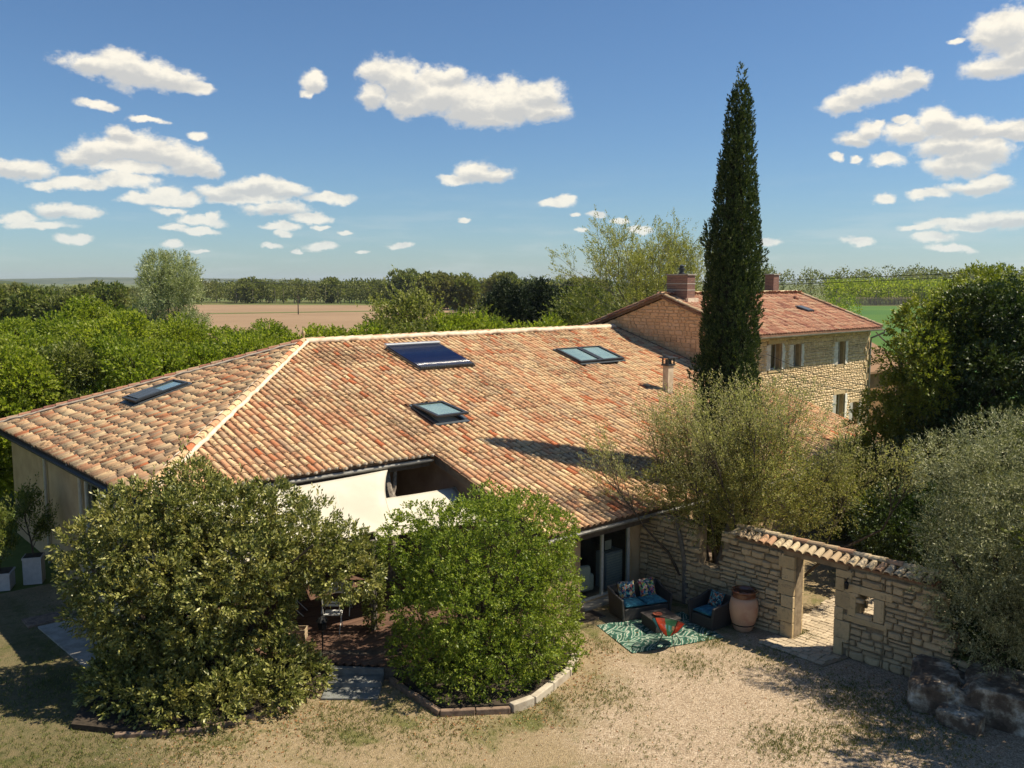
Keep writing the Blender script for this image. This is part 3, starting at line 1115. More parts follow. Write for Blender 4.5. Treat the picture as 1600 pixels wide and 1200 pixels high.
# chimney stack with its capped top
c_ = MB()
c_.box(12.65, 6.78, 4.2, 13.0, 7.06, 5.62)
ch = c_.build('chimney', simple('cream_chimney_render', (0.60, 0.50, 0.36), 0.9, col2=(0.40, 0.31, 0.21), scale=3.5), barn, bevel=0.01)
c_ = MB()
c_.box(12.60, 6.73, 5.62, 13.05, 7.11, 5.69)
for (a, b_) in ((12.62, 6.75), (12.98, 6.75), (12.62, 7.04), (12.98, 7.04)):  # legs
    c_.box(a, b_, 5.69, a + .05, b_ + .05, 5.93)
c_.box(12.72, 6.84, 5.69, 12.93, 7.0, 5.88)
c_.build('chimney_collar', M_DARKM, ch)
c_ = MB()
c_.box(12.52, 6.65, 5.93, 13.13, 7.19, 5.97)
c_.box(12.66, 6.79, 5.97, 12.99, 7.05, 6.0)
c_.build('chimney_cap', M_DARKM, ch, bevel=0.006)


# roof windows, built flat and laid on their slope
def on_slope(o, x, y, z, facing='front', lift=0.0):
    if facing == 'front':
        A_, S_, N_ = Vector((1, 0, 0)), Vector(SF), Vector(NF)
    else:
        A_, S_, N_ = Vector((0, -1, 0)), Vector(SLf), Vector(NLf)
    q = Vector((x, y, z)) + N_ * lift
    o.matrix_local = Matrix([[A_[k], S_[k], N_[k], q[k]] for k in range(3)] + [[0, 0, 0, 1]])


M_BLIND = simple('pale_roof_blind', (0.46, 0.48, 0.43), 0.8, col2=(0.36, 0.39, 0.35), scale=1.3)


def skylight(w, h, opened=0.0, shut=False):
    """frame with flashing; sash hinged at the top"""
    b = MB()
    b.box(-.12, -.16, -.02, w + .12, 0, .01)
    b.box(-.12, 0, -.02, -.0, h + .12, .035)
    b.box(w, 0, -.02, w + .12, h + .12, .035)
    b.box(0, h, -.02, w, h + .12, .045)
    b.box(0, 0, -.02, .06, h, .03)
    b.box(w - .06, 0, -.02, w, h, .03)
    o = b.build('skylight', M_GREYM, roof)
    T = Matrix.Translation((0, h, .075)) @ Matrix.Rotation(-opened, 4, 'X') @ Matrix.Translation((0, -h, 0))
    s_ = MB()
    s_.box(-.09, -.06, -.03, .03, h, .03, T)
    s_.box(w - .03, -.06, -.03, w + .09, h, .03, T)
    s_.box(.03, -.06, -.03, w - .03, .05, .03, T)
    s_.box(.03, h - .06, -.03, w - .03, h, .03, T)
    sash = s_.build('sash', M_DARKM, o)
    bl = MB()
    bl.box(.03, .05, -.028, w - .03, h - .06, -.018, T)
    bl.build('blind', M_BLIND, o)
    g_ = MB()
    if shut:
        nb = 9
        y0, y1 = .09, h * 0.52
        for i in range(nb):
            a = y0 + (y1 - y0) * i / nb
            g_.box(.0, a, .031, w, a + (y1 - y0) / nb - .008, .05, T)
        g_.build('roller_shutter', M_GREYM, o)
        g_ = MB()
        g_.box(.03, h * .52, -.015, w - .03, h - .06, -.005, T)
        g_.build('pane', M_SKYG, o)
    else:
        g_.box(.03, .05, -.01, w - .03, h - .06, .0, T)
        g_.build('pane', M_SKYG, o)
    # light well below
    k = MB()
    k.box(.06, 0, -.095, w - .06, h, -.082)
    k.build('light_well', simple('light_well_paint', (0.55, 0.58, 0.54), 0.9), o)
    return o


def skylight_on(x, y, w, h, facing, opened, shut=False):
    o = skylight(w, h, opened, shut)
    z = zf(y) if facing == 'front' else ZC + SL * (x - HX0)
    on_slope(o, x, y, z, facing, 0.10)
    return o


s1 = skylight_on(0.86, 6.62, 1.10, 1.35, 'front', R(7))
s2 = skylight_on(11.08, 10.2, 1.18, 1.55, 'front', 0)
s3 = skylight_on(12.46, 10.2, 1.18, 1.55, 'front', 0)
s4 = skylight_on(-5.88, 15.25, 1.12, 1.8, 'left', R(1.5), True)

# evacuated-tube solar collector standing on the tiles
sol = thing('solar_collector', 'dark blue evacuated-tube solar collector lying near the barn ridge', 'solar panel', (3.12, 10.68, zf(10.68)))
b = MB()
SW, SH = 2.62, 2.32
b.box(0, -.02, .10, .05, SH, .16)
b.box(SW - .05, -.02, .10, SW, SH, .16)
b.box(.05, .02, .10, SW - .05, .08, .15)
b.box(.3, .8, .10, SW - .3, .84, .13)
o = b.build('frame', M_DARKM, sol)
b = MB()
b.box(.0, SH, .10, SW, SH + .16, .27)
man = b.build('manifold', M_ALU, sol, bevel=0.03)
M_TUBE, n_, p_ = mat('coated_glass_tube')
p_.inputs['Base Color'].default_value = (0.012, 0.022, 0.075, 1)
p_.inputs['Roughness'].default_value = 0.16
p_.inputs['Specular IOR Level'].default_value = 0.7
tb = MB()
tb.tube([(0, .07, 0), (0, SH, 0)], .031, 10)
tme = tb.mesh('tube', M_TUBE, True)
for i in range(30):
    link('tube', tme, sol, (.09 + i * (SW - .18) / 29, 0, .185))
b = MB()
for i in range(30):
    x_ = .09 + i * (SW - .18) / 29
    b.box(x_ - .025, .0, .15, x_ + .025, .07, .22)
b.build('tube_end_clips', M_GREYM, sol)
on_slope(sol, 3.08, 10.70, zf(10.70), 'front', 0.03)


# ------------------------------------------------------------------ masonry
def stone_mesh(seed, m_, round_=0.16):
    """a unit stone (x 0..1, z 0..1) whose face bulges towards -y"""
    rs = np.random.default_rng(seed)
    ring = [(0.02, 0.04), (0.3, 0.0), (0.7, 0.01), (0.98, 0.05), (1.0, 0.5), (0.97, 0.95), (0.68, 1.0), (0.32, 0.99), (0.03, 0.96), (0.0, 0.5)]
    ring = [(x + rs.uniform(-.05, .05), z + rs.uniform(-.09, .09)) for x, z in ring]
    vs = [(x, 1.0, z) for x, z in ring]
    vs += [(x, 0.35, z) for x, z in ring]
    q = round_
    vs += [(0.5 + (x - .5) * (1 - q), rs.uniform(-.08, .08), 0.5 + (z - .5) * (1 - q * 1.6)) for x, z in ring]
    n = len(ring)
    fs = []
    for L in (0, 1):
        for i in range(n):
            j = (i + 1) % n
            fs.append((L * n + i, L * n + j, (L + 1) * n + j, (L + 1) * n + i))
    fs.append(tuple(range(2 * n, 3 * n)))
    me = bpy.data.meshes.new('stone')
    me.from_pydata(vs, [], fs)
    me.materials.append(m_)
    me.update()
    return me


def courses(w, z0, ztop_f, hmean, wmean, rs, skip=None, hs=0.35):
    """rubble courses over a width w: list of (x0, x1, z0, z1)"""
    out = []
    z = z0
    ztop = max(ztop_f(x) for x in np.linspace(0, w, 12))
    while z < ztop:
        h = hmean * rs.uniform(1 - hs, 1 + hs)
        x = -rs.uniform(0, wmean)
        while x < w:
            ww = wmean * rs.uniform(0.55, 1.6)
            x0, x1 = max(x, 0), min(x + ww, w)
            if x1 - x0 > 0.05:
                c = (x0 + x1) / 2
                t = min(z + h, ztop_f(c))
                if t - z > 0.035 and not (skip and skip(x0, x1, z, t)):
                    if h > hmean * 1.05 and rs.random() < 0.35 and t - z > hmean:
                        s_ = z + (t - z) * rs.uniform(.4, .6)
                        out.append((x0, x1, z, s_))
                        out.append((x0, x1, s_, t))
                    else:
                        dz = rs.uniform(-.015, .015) if z > z0 else 0
                        out.append((x0, x1, z + dz, t + dz))
            x += ww
        z += h
    return out


def lay_stones(stones, origin, ax, outn, depth, m_, parent, seed, gap=0.012, round_=0.16, limit=300, name='stone', proud=0.02):
    """stones in plane coordinates -> pieces; ax = along, outn = outward normal"""
    rs = np.random.default_rng(seed)
    mes = [stone_mesh(seed * 10 + k, m_, round_) for k in range(6)]
    ax = Vector(ax)
    inn = -Vector(outn)
    up = Vector((0, 0, 1))
    flip = ax.cross(inn).z < 0
    recs = []
    for (a, b_, c, e) in stones:
        g = gap * rs.uniform(.5, 1.5)
        sx, sz = b_ - a - g, e - c - g
        if sx < .02 or sz < .02:
            continue
        pr = proud * rs.uniform(0.2, 1.4)
        p = Vector(origin) + ax * (a + g / 2) + up * (c + g / 2) - inn * pr
        recs.append((p, sx, sz, depth + pr, int(rs.integers(6)), rs.normal(0, .02)))
    recs.sort(key=lambda r_: (np.array(r_[0]) - CAM).dot(np.array(r_[0]) - CAM))
    rest_ = MB()
    for i, (p, sx, sz, dp, k, tilt) in enumerate(recs):
        m4 = Matrix([[ax[j] * sx, inn[j] * dp, up[j] * sz, p[j]] for j in range(3)] + [[0, 0, 0, 1]])
        if i < limit:
            o = bpy.data.objects.new(name, mes[k])
            COL.objects.link(o)
            o.parent = parent
            o.matrix_local = m4
        else:
            rest_.add([m4 @ vv.co for vv in mes[k].vertices], [tuple(pp.vertices) for pp in mes[k].polygons])
    if rest_.f:
        stuff(rest_.build(name + 's', m_, parent))


# ------------------------------------------------------------------ the stone house
HX, HXE = 17.8, 29.6
HYF, HYB, HYR = 6.9, 16.1, 11.35
HZE, HZR = 6.62, 8.35
house = thing('stone_house', 'two-storey limestone house with red tiled roof and grey shutters behind the barn', 'house')
wins = [(20.2, 21.05, 4.95, 6.15, 'arch'), (22.15, 22.75, 5.0, 6.05, 'rect'), (26.3, 26.95, 4.85, 6.0, 'rect'),
        (26.3, 27.1, 1.5, 3.3, 'rect'), (28.0, 28.6, 1.2, 2.75, 'rect')]
cores = MB()
cores.add([], [])
wall_xz(cores, HX + 0.3, HXE, HYF + 0.06, HYF + 0.4, 0, HZE - .05, [(a, b_, c, e) for a, b_, c, e, t in wins])
cores.box(HXE - .35, HYF + .4, 0, HXE, HYB, HZE - .05)
cores.box(HX + .3, HYB - .35, 0, HXE - .35, HYB, HZE - .05)
sl_h = (HZR - HZE) / (HYR - 6.3)


def zg(y):
    return HZR - abs(y - HYR) * (0.343 if y < HYR else 0.343)


cores.slab([(HX + .06, HYF + .02, 0), (HX + .06, HYF + .02, zg(HYF) - .14), (HX + .06, HYR, HZR - .14), (HX + .06, HYB, zg(HYB) - .14), (HX + .06, HYB, 0)], (.24, 0, 0))
cores.slab([(HXE - .02, HYF + .02, HZE - .3), (HXE - .02, HYF + .02, zg(HYF) - .14), (HXE - .02, HYR, HZR - .14), (HXE - .02, HYB, zg(HYB) - .14), (HXE - .02, HYB, HZE - .3)], (-.24, 0, 0))
cores.build('wall_core', M_JOINTF, house)
gc = MB()
gc.slab([(HX + .045, HYF + .03, 2.0), (HX + .045, HYF + .03, zg(HYF) - .15), (HX + .045, HYR, HZR - .15), (HX + .045, HYB - .02, zg(HYB) - .15), (HX + .045, HYB - .02, 2.0)], (.012, 0, 0))
gab = gc.build('gable_wall', M_JOINTL, house)
rs = np.random.default_rng(11)
st = courses(HYB - HYF, 4.2, lambda t: zg(HYF + t) - .17, .18, .33, rs)
st = [q for q in st if q[3] > zf(HYF + (q[0] + q[1]) / 2) - .1 or HYF + q[0] > 14.2]
lay_stones(st, (HX, HYF, 0), (0, 1, 0), (-1, 0, 0), .05, M_GABLE, gab, 21, 0.024, .14, 300, 'stone', .003)


def skipw(x0, x1, z0, z1):
    for a, b_, c, e, t in wins:
        a, b_ = a - HX, b_ - HX
        if x1 > a - .02 and x0 < b_ + .02 and z1 > c - .02 and z0 < e + .02:
            return True
    return False


st = courses(HXE - HX, 0.9, lambda t: HZE - .05, .135, .21, rs, skipw, .6)
fwb = MB()
fwb.box(HX + .02, HYF + .045, HZE - .09, HXE - .01, HYF + .058, HZE - .06)
fwl = fwb.build('front_wall', M_JOINTF, house)
lay_stones(st, (HX, HYF, 0), (1, 0, 0), (0, -1, 0), .06, M_FRONT, fwl, 31, 0.010, .4, 300, 'stone', .016)
# dressed surrounds, recessed windows, shutters
for wi, (a, b_, c, e, t) in enumerate(wins):
    s_ = MB()
    s_.box(a - .16, HYF - .01, c - .12, b_ + .16, HYF + .30, c - .005)
    s_.box(a - .16, HYF - .005, e + .005, b_ + .16, HYF + .30, e + .2)
    s_.box(a - .16, HYF + .0, c, a - .003, HYF + .30, e)
    s_.box(b_ + .003, HYF + .0, c, b_ + .16, HYF + .30, e)
    wf = s_.build('window', M_ASHLAR, house)
    g_ = MB()
    g_.box(a, HYF + .24, c, a + .05, HYF + .28, e)
    g_.box(b_ - .05, HYF + .24, c, b_, HYF + .28, e)
    g_.box((a + b_) / 2 - .025, HYF + .24, c, (a + b_) / 2 + .025, HYF + .28, e)
    g_.box(a + .05, HYF + .24, c, b_ - .05, HYF + .28, c + .05)
    g_.box(a + .05, HYF + .24, e - .05, b_ - .05, HYF + .28, e)
    g_.build('sash', M_WHITEP, wf)
    g_ = MB()
    g_.box(a, HYF + .255, c, b_, HYF + .262, e)
    g_.build('pane', M_GLASS, wf)
    g_ = MB()
    g_.box(a, HYF + .36, c, b_, HYF + .38, e)
    g_.build('curtain', simple('beige_curtain', (0.36, 0.28, 0.18), 0.9), wf)
    wd = (b_ - a) / 2 + .06
    for sgn in (-1, 1):
        s_ = MB()
        hx = a - .05 if sgn < 0 else b_ + .05
        ang = R(18) if sgn < 0 else R(12)
        T = Matrix.Translation((hx, HYF - .03, 0)) @ Matrix.Rotation(ang if sgn > 0 else -ang, 4, 'Z')
        n = 4
        for k in range(n):
            x0 = sgn * wd * k / n
            x1 = sgn * wd * (k + 1) / n - sgn * .006
            if t == 'arch':
                top = e - .30 * ((k + .5) / n if sgn < 0 else (k + .5) / n) ** 2
            else:
                top = e
            s_.box(min(x0, x1), -.04, c, max(x0, x1), -.005, top, T)
        for zz in (c + .2, e - .45):
            s_.box(min(0, sgn * wd), -.055, zz, max(0, sgn * wd), -.042, zz + .09, T)
        s_.build('shutter', M_SHUT, wf)
# quoins at the right corner
st = []
z = .9
k = 0
while z < HZE - .1:
    h = .33
    w_ = .55 if k % 2 else .34
    st.append((HXE - HX - w_, HXE - HX, z, min(z + h, HZE - .06)))
    z += h
    k += 1
lay_stones(st, (HX, HYF, 0), (1, 0, 0), (0, -1, 0), .07, M_ASHLAR, fwl, 33, 0.015, .06, 300, 'quoin', .045)
# house roof
hr = MB()
for (ya, yb_) in ((6.3, HYR), (16.4, HYR)):
    za = zg(ya)
    hr.slab([(HX - .12, ya, za), (HXE + .12, ya, za), (HXE + .12, yb_, HZR), (HX - .12, yb_, HZR)], (0, 0, -.1))
hroof = hr.build('roof', M_CHAN, house)
cH = 1 / math.hypot(1, .343)
SH1, NH1 = np.array((0, cH, .343 * cH)), np.array((0, -.343 * cH, cH))
SH2, NH2 = np.array((0, -cH, .343 * cH)), np.array((0, .343 * cH, cH))


def hin(x, y):
    if 18.45 < x < 19.15 and 10.35 < y < 11.7:
        return False
    if 26.0 < x < 26.9 and 8.6 < y < 9.3:
        return False
    return HX - .15 < x < HXE + .15


cvA, _ = lay((HX - .15, 6.3, zg(6.3) + .02), (1, 0, 0), SH1, 54, 13, hin, 0, 8)
cvB, _ = lay((HXE + .12, 16.4, zg(16.4) + .02), (-1, 0, 0), SH2, 54, 13, hin, 0, 9)
MA = frames(cvA, np.array((1, 0, 0.)), SH1, NH1, .025, np.random.default_rng(5))
MBb = frames(cvB, np.array((-1, 0, 0.)), SH2, NH2, .025, np.random.default_rng(6))
v, f = join_np(CVn, CFn, np.concatenate([MA, MBb]), np.concatenate([cvA, cvB]))
stuff(link('roof_tiles', np_mesh('roof_tiles', v, f, M_TILER), hroof))
cap_row((HXE, HYR, HZR + .02), (HX - .1, HYR, HZR + .02), hroof, M_COPE, 'ridge_tile', .42, .12, .07)
cap_row((HX - .1, 6.32, zg(6.3) + .04), (HX - .1, HYR, HZR + .04), hroof, M_COPE, 'verge_tile', .42, .10, .06)
cap_row((HX - .1, 16.38, zg(16.4) + .04), (HX - .1, HYR, HZR + .04), hroof, M_TILER, 'verge_tile', .42, .10, .06)
cap_row((HXE + .1, 6.32, zg(6.3) + .04), (HXE + .1, HYR, HZR + .04), hroof, M_COPE, 'verge_tile', .42, .10, .06)
gt = MB()
gutter(gt, (HX - .1, 6.24, HZE - .05), (HXE + .35, 6.24, HZE - .05), .08)
gt.build('gutter', M_ZINCL, house)
gt = MB()
gt.tube([(HXE + .28, 6.24, HZE - .12), (HXE + .28, 6.26, HZE - .25), (HXE - .08, 6.78, HZE - .55), (HXE - .08, 6.8, HZE - .8), (HXE - .08, 6.8, .2)], .05, 8)
gt.build('downpipe', M_ZINCL, house, smooth=True)
gt = MB()
for i in range(26):
    x = HX + .3 + i * .45
    gt.box(x, 6.36, HZE - .12, x + .09, 6.87, HZE - .02)
gt.build('rafter_ends', M_FASCIA, house)
# small roof window and vent
k = MB()
k.box(0, 0, .02, .62, .8, .16)
hs = k.build('skylight', M_DARKM, hroof)
on_slope(hs, 26.1, 8.55, zg(8.55) + .02, 'front')
k = MB()
k.box(.07, .07, .161, .55, .73, .168)
k.build('pane', M_GREYM, hs)
k = MB()
k.lathe([(.16, 0), (.15, .1), (.08, .2), (.02, .22)], (28.0, 10.4, zg(10.4) + .05), 10)
k.build('roof_vent', M_TILER, hroof, smooth=True)


def brick_stack(x0, x1, y0, y1, z0, z1, parent, bands=()):
    c_ = MB()
    c_.box(x0 + .012, y0 + .012, z0, x1 - .012, y1 - .012, z1 - .02)
    ch_ = c_.build('chimney', M_JOINTL, parent)
    bh, bl = .075, .24
    recs = []
    z = z0
    r_ = 0
    while z < z1 - .01:
        for (ax, n_) in (('x', y0), ('x2', y1), ('y', x0), ('y2', x1)):
            lo, hi = (x0, x1) if ax[0] == 'x' else (y0, y1)
            t = lo - (bl / 2 if r_ % 2 else 0)
            while t < hi - .01:
                a, c = max(t, lo), min(t + bl, hi)
                if c - a > .03:
                    if ax[0] == 'x':
                        yy = (n_, n_ + .05) if ax == 'x' else (n_ - .05, n_)
                        recs.append((a + .005, yy[0], z + .005, c - .005, yy[1], z + bh - .008))
                    else:
                        xx = (n_, n_ + .05) if ax == 'y' else (n_ - .05, n_)
                        recs.append((xx[0] + (.001), a + .005, z + .005, xx[1], c - .005, z + bh - .008))
                t += bl
        z += bh
        r_ += 1
    b_ = MB()
    for q in recs:
        b_.box(*q)
    stuff(b_.build('bricks', M_BRICK, ch_))
    for zz in bands:
        b_ = MB()
        b_.box(x0 - .012, y0 - .012, zz, x1 + .012, y1 + .012, zz + .022)
        b_.build('iron_band', M_WHITEP, ch_)
    b_ = MB()
    b_.box(x0 - .05, y0 - .05, z1, x1 + .05, y1 + .05, z1 + .06)
    b_.build('chimney_slab', M_CONC, ch_)
    return ch_


ch1 = brick_stack(18.5, 19.1, 10.42, 11.66, 7.7, 9.33, house, (8.62, 8.92))
k = MB()
k.lathe([(.15, 0), (.15, .05), (.1, .08), (.1, .2), (.17, .22), (.17, .27), (.1, .3), (.1, .36), (.15, .38), (.03, .46)], (18.8, 11.0, 9.39), 14)
k.build('flue_cowl', M_DARKM, ch1, smooth=False)
k = MB()
k.box(18.4, 10.28, zg(10.42) - .05, 19.2, 10.42, zg(10.42) + .22)
k.build('flashing', M_MORTAR, ch1)
ch2 = brick_stack(27.2, 27.75, 11.3, 11.85, 7.9, 9.4, house)
# thin cable sagging across the facade
k = MB()
pts = []
for i in range(13):
    t = i / 12
    p = Vector((19.6, 6.7, 5.75)).lerp(Vector((29.4, 6.75, 3.55)), t)
    p.z -= .25 * math.sin(math.pi * t)
    pts.append(p)
k.tube(pts, .012, 5)
k.build('wall_cable', M_BLACK, house)
# outbuilding peeping past the right corner
ob = thing('outbuilding', 'low shed with sloping tiled roof just past the stone house corner', 'shed', (31.6, 8.2, 0.9))
k = MB()
k.slab([(0, 0, 0), (0, 0, 3.2), (0, 4.5, 5.4), (0, 9, 3.2), (0, 9, 0)], (5, 0, 0))
k.build('wall', simple('shed_ochre_boards', (0.30, 0.17, 0.07), 0.85, col2=(0.2, 0.11, 0.05), scale=3), ob)
k = MB()
k.slab([(-.3, -.4, 3.02), (5.3, -.4, 3.02), (5.3, 4.5, 5.42), (-.3, 4.5, 5.42)], (0, 0, .12))
k.slab([(-.3, 9.4, 3.02), (5.3, 9.4, 3.02), (5.3, 4.52, 5.42), (-.3, 4.52, 5.42)][::-1], (0, 0, .12))
k.build('roof', simple('brown_shed_roof', (0.22, 0.13, 0.07), .9), ob)

# ------------------------------------------------------------------ garden wall with gate
WX0, WX1 = 3.70, 4.15
GY0, GY1 = -5.63, -4.53            # gate opening
wall = thing('garden_wall', 'rubble stone garden wall with open gateway, tiny window and tiled coping', 'wall')


def wall_top(y):
    if y > -2.75:
        if -2.35 < y < -1.55:
            return 1.25
        return 2.35 + .05 * math.sin(y * 5)
    if y < -7.95:
        return 1.55 - (-7.95 - y) * 1.1
    return 2.32


WY = -8.9
cb = MB()
ycuts = [WY, -8.4, -7.95, -6.60, -6.05, GY0, GY1, -2.75, -2.35, -1.55, .54]
for a, c in zip(ycuts[:-1], ycuts[1:]):
    if a == GY0:
        continue
    top = wall_top((a + c) / 2) - .03
    if a == -6.60:
        cb.box(WX0 + .06, a, 0, WX1 - .06, c, 1.08)
        cb.box(WX0 + .06, a, 1.66, WX1 - .06, c, top)
    else:
        cb.box(WX0 + .06, a, 0, WX1 - .06, c, top)
cb.build('wall_core', M_JOINT, wall)
rs = np.random.default_rng(41)


def skip_g(flipped):
    def fn(x0, x1, z0, z1):
        ya, yb_ = (-x1 + .54, -x0 + .54)
        if yb_ > GY0 - .42 and ya < GY1 + .40 and z1 < 2.2:
            return not (yb_ > GY1 + .36 or ya < GY0 - .38)
        if yb_ > GY0 and ya < GY1:
            return True
        if yb_ > -6.86 and ya < -5.95 and z1 > .95 and z0 < 1.85:
            return True
        return False
    return fn


def split_at(stones, cuts):
    out = []
    for (a, b_, c, e) in stones:
        for k_ in cuts:
            if a < k_ < b_:
                if k_ - a > .05:
                    out.append((a, k_, c, e))
                a = k_
        if b_ - a > .04:
            out.append((a, b_, c, e))
    return out


top_l = lambda t: wall_top(.54 - t) - (0.0 if t < 3.29 or t > 8.5 else .12)
st = split_at(courses(.54 - WY, 0, top_l, .165, .34, rs), [.54 - q for q in (GY1, GY0, GY1 + .38, GY0 - .40, -5.95, -6.86)])
st = [q for q in st if not skip_g(0)(q[0] + .01, q[1] - .01, q[2] + .01, q[3] - .01)]
front = link('front_face', None, wall)
lay_stones(st, (WX0, .54, 0), (0, -1, 0), (-1, 0, 0), .09, M_STONE, wall, 42, .022, .2, 292, 'stone', .03)
st = split_at(courses(.54 - WY, 0, top_l, .24, .5, rs), [.54 - q for q in (GY1, GY0, GY1 + .38, GY0 - .40, -5.95, -6.86)])
st = [q for q in st if not skip_g(0)(q[0] + .01, q[1] - .01, q[2] + .01, q[3] - .01)]
bpy.data.objects.remove(front)
lay_stones(st, (WX1, .54, 0), (0, -1, 0), (1, 0, 0), .09, M_STONE, wall, 43, .022, .2, 0, 'back_stone', .03)
# dressed blocks at the gate jambs, lintel and the little window
blk = MB()


def block(x0, y0, z0, x1, y1, z1, name='dressed_stone'):
    b = MB()
    j = lambda: random.uniform(-.008, .008)
    b.box(x0 + j(), y0 + .006, z0 + .006, x1 + j(), y1 - .006, z1 - .006)
    o_ = b.build(name, M_ASHLAR, wall)
    bv = o_.modifiers.new('bevel', 'BEVEL')
    bv.width = .018
    bv.segments = 2
    return o_


zz = [0, .42, .80, 1.12, 1.50, 1.82, 2.15]
for i in range(6):
    L = .36 if i % 2 else .26
    block(WX0 - .035, GY1, zz[i], WX0 + .22 + (.12 if i % 2 else 0), GY1 + L + .1, zz[i + 1])
    block(WX0 + .225 + (.12 if i % 2 else 0), GY1 + .002, zz[i], WX1 + .03, GY1 + .46 - L * .4, zz[i + 1])
zz = [0, .46, .9, 1.22, 1.62, 1.95, 2.15]
for i in range(6):
    L = .42 if i % 2 == 1 else .24
    block(WX0 - .035, GY0 - L, zz[i], WX0 + .25, GY0, zz[i + 1])
    block(WX0 + .255, GY0 - .38, zz[i] + .04, WX1 + .03, GY0 - .003, min(zz[i + 1] + .04, 2.15))
b = MB()
b.box(WX0 - .02, GY0 - .32, 2.155, WX1 + .02, GY1 + .32, 2.31)
b.build('lintel', simple('oak_lintel', (0.30, 0.22, 0.13), 0.85, col2=(0.2, 0.14, 0.08), scale=5), wall, bevel=.01)
# window surround: sill, two jambs, long lintel
block(WX0 - .03, -6.95, .93, WX1 + .02, -5.86, 1.08, 'window_sill')
block(WX0 - .03, -6.17, 1.08, WX1 + .02, -5.96, 1.65, 'window_jamb')
block(WX0 - .03, -6.86, 1.08, WX1 + .02, -6.60, 1.65, 'window_jamb')
block(WX0 - .035, -7.05, 1.65, WX1 + .02, -5.88, 1.86, 'window_lintel')
# coping: transverse tiles falling to the yard, ridge course behind
cop_me = bpy.data.meshes.new('coping_tile')
vs, fs = cover_tile(.095, .075, .50, 8, .016, .85)
cop_me.from_pydata(vs, [], fs)
cop_me.materials.append(M_COPE)
y = -2.72
while y > -7.95:
    for side, x0 in ((1, WX0 - .14), (-1, WX1 + .14)):
        dr = Vector((side * .93, 0, .36)).normalized()
        A_ = Vector((0, -side, 0)) if False else Vector((0, -1 * side, 0))
        N_ = A_.cross(dr)
        if N_.z < 0:
            N_ = -N_
            A_ = -A_
        tw = random.uniform(-.05, .05)
        A2 = (A_ + dr * tw).normalized()
        D2 = (dr - A_ * tw).normalized()
        q = Vector((x0 + random.uniform(-.02, .02), y, 2.325 + random.uniform(-.008, .008)))
        o = bpy.data.objects.new('coping_tile', cop_me)
        COL.objects.link(o)
        o.parent = wall
        o.matrix_local = Matrix([[A2[k] * 1.05, D2[k] * .72, N_[k] * 1.1, q[k]] for k in range(3)] + [[0, 0, 0, 1]])
    y -= .222
b = MB()
b.box(WX0 - .05, -7.95, 2.28, WX1 + .05, -2.75, 2.335)
b.slab([(WX0 - .0, -7.93, 2.336), (WX1 + .0, -7.93, 2.336), ((WX0 + WX1) / 2 + .05, -7.93, 2.42), ((WX0 + WX1) / 2 - .05, -7.93, 2.42)], (0, 5.16, 0))
b.build('coping_bed', M_CHAN, wall)
cap_row((WX0 + .27, -7.95, 2.47), (WX0 + .27, -2.7, 2.47), wall, M_COPE, 'coping_ridge_tile', .40, .10, .03)
b = MB()
b.tube([(WX0 - .02, -5.98, 1.98), (WX0 - .10, -5.98, 2.0), (WX0 - .14, -5.98, 1.93)], .012, 6)
b.lathe([(.02, .0), (.055, -.03), (.045, -.17), (.02, -.19)], (WX0 - .14, -5.98, 1.93), 8)
tag(b.build('wall_lamp', M_BLACK), 'small black iron lamp hung on the stone wall beside the gateway', 'lamp')

# paved path through the gate
path = MB()
path.prism([(2.75, -5.9), (9.6, -6.9), (9.6, -3.4), (4.2, -4.1), (2.95, -4.2)], .0, .036)
pth = struct(path.build('paved_path', M_JOINT))
M_PAVE = stone_mat('limestone_setts', (0.50, 0.40, 0.27), (0.44, 0.35, 0.24), (0.56, 0.45, 0.31), (0.2, 0.17, 0.12))
pv = []
x = 2.8
rs = np.random.default_rng(51)
while x < 9.5:
    w_ = rs.uniform(.15, .21)
    t = (x - 2.8) / 6.7
    ylo, yhi = -5.88 - 1.0 * t, -4.2 + .75 * t
    y = ylo + rs.uniform(0, .1)
    while y < yhi:
        l_ = rs.uniform(.17, .30)
        inwall = WX0 - .12 < x + w_ and x < WX1 + .1
        if not (inwall and (y < GY0 - .01 or y + l_ > GY1 + .01)):
            pv.append((x, y, w_, min(l_, yhi - y + .1)))
        y += l_
    x += w_
pme = []
for k in range(4):
    b = MB()
    r0 = .06
    ring = [(r0, 0), (1 - r0, .02), (1, r0), (.98, 1 - r0), (1 - r0, 1), (r0, .99), (0, 1 - r0), (.02, r0)]
    ring = [(p[0] + random.uniform(-.02, .02), p[1] + random.uniform(-.02, .02)) for p in ring]
    vs = [(p[0], p[1], 0) for p in ring] + [(p[0], p[1], .75) for p in ring] + [(.5 + (p[0] - .5) * .86, .5 + (p[1] - .5) * .86, 1) for p in ring]
    fs = [(L * 8 + i, L * 8 + (i + 1) % 8, (L + 1) * 8 + (i + 1) % 8, (L + 1) * 8 + i) for L in (0, 1) for i in range(8)] + [tuple(range(16, 24))]
    b.add(vs, fs)
    pme.append(b.mesh('paver', M_PAVE))
pv.sort(key=lambda q: (q[0] - CAMX) ** 2 + (q[1] - CAMY) ** 2)
rest_ = MB()
for i, (x, y, w_, l_) in enumerate(pv):
    m4 = Matrix.Translation((x + .008, y + .008, .03)) @ Matrix.Diagonal((w_ - .016, l_ - .016, .03 + rs.uniform(-.008, .008), 1))
    k = int(rs.integers(4))
    if i < 300:
        o = bpy.data.objects.new('paver', pme[k])
        COL.objects.link(o)
        o.parent = pth
        o.matrix_local = m4
    else:
        rest_.add([m4 @ q.co for q in pme[k].vertices], [tuple(q.vertices) for q in pme[k].polygons])
if rest_.f:
    stuff(rest_.build('pavers', M_PAVE, pth))

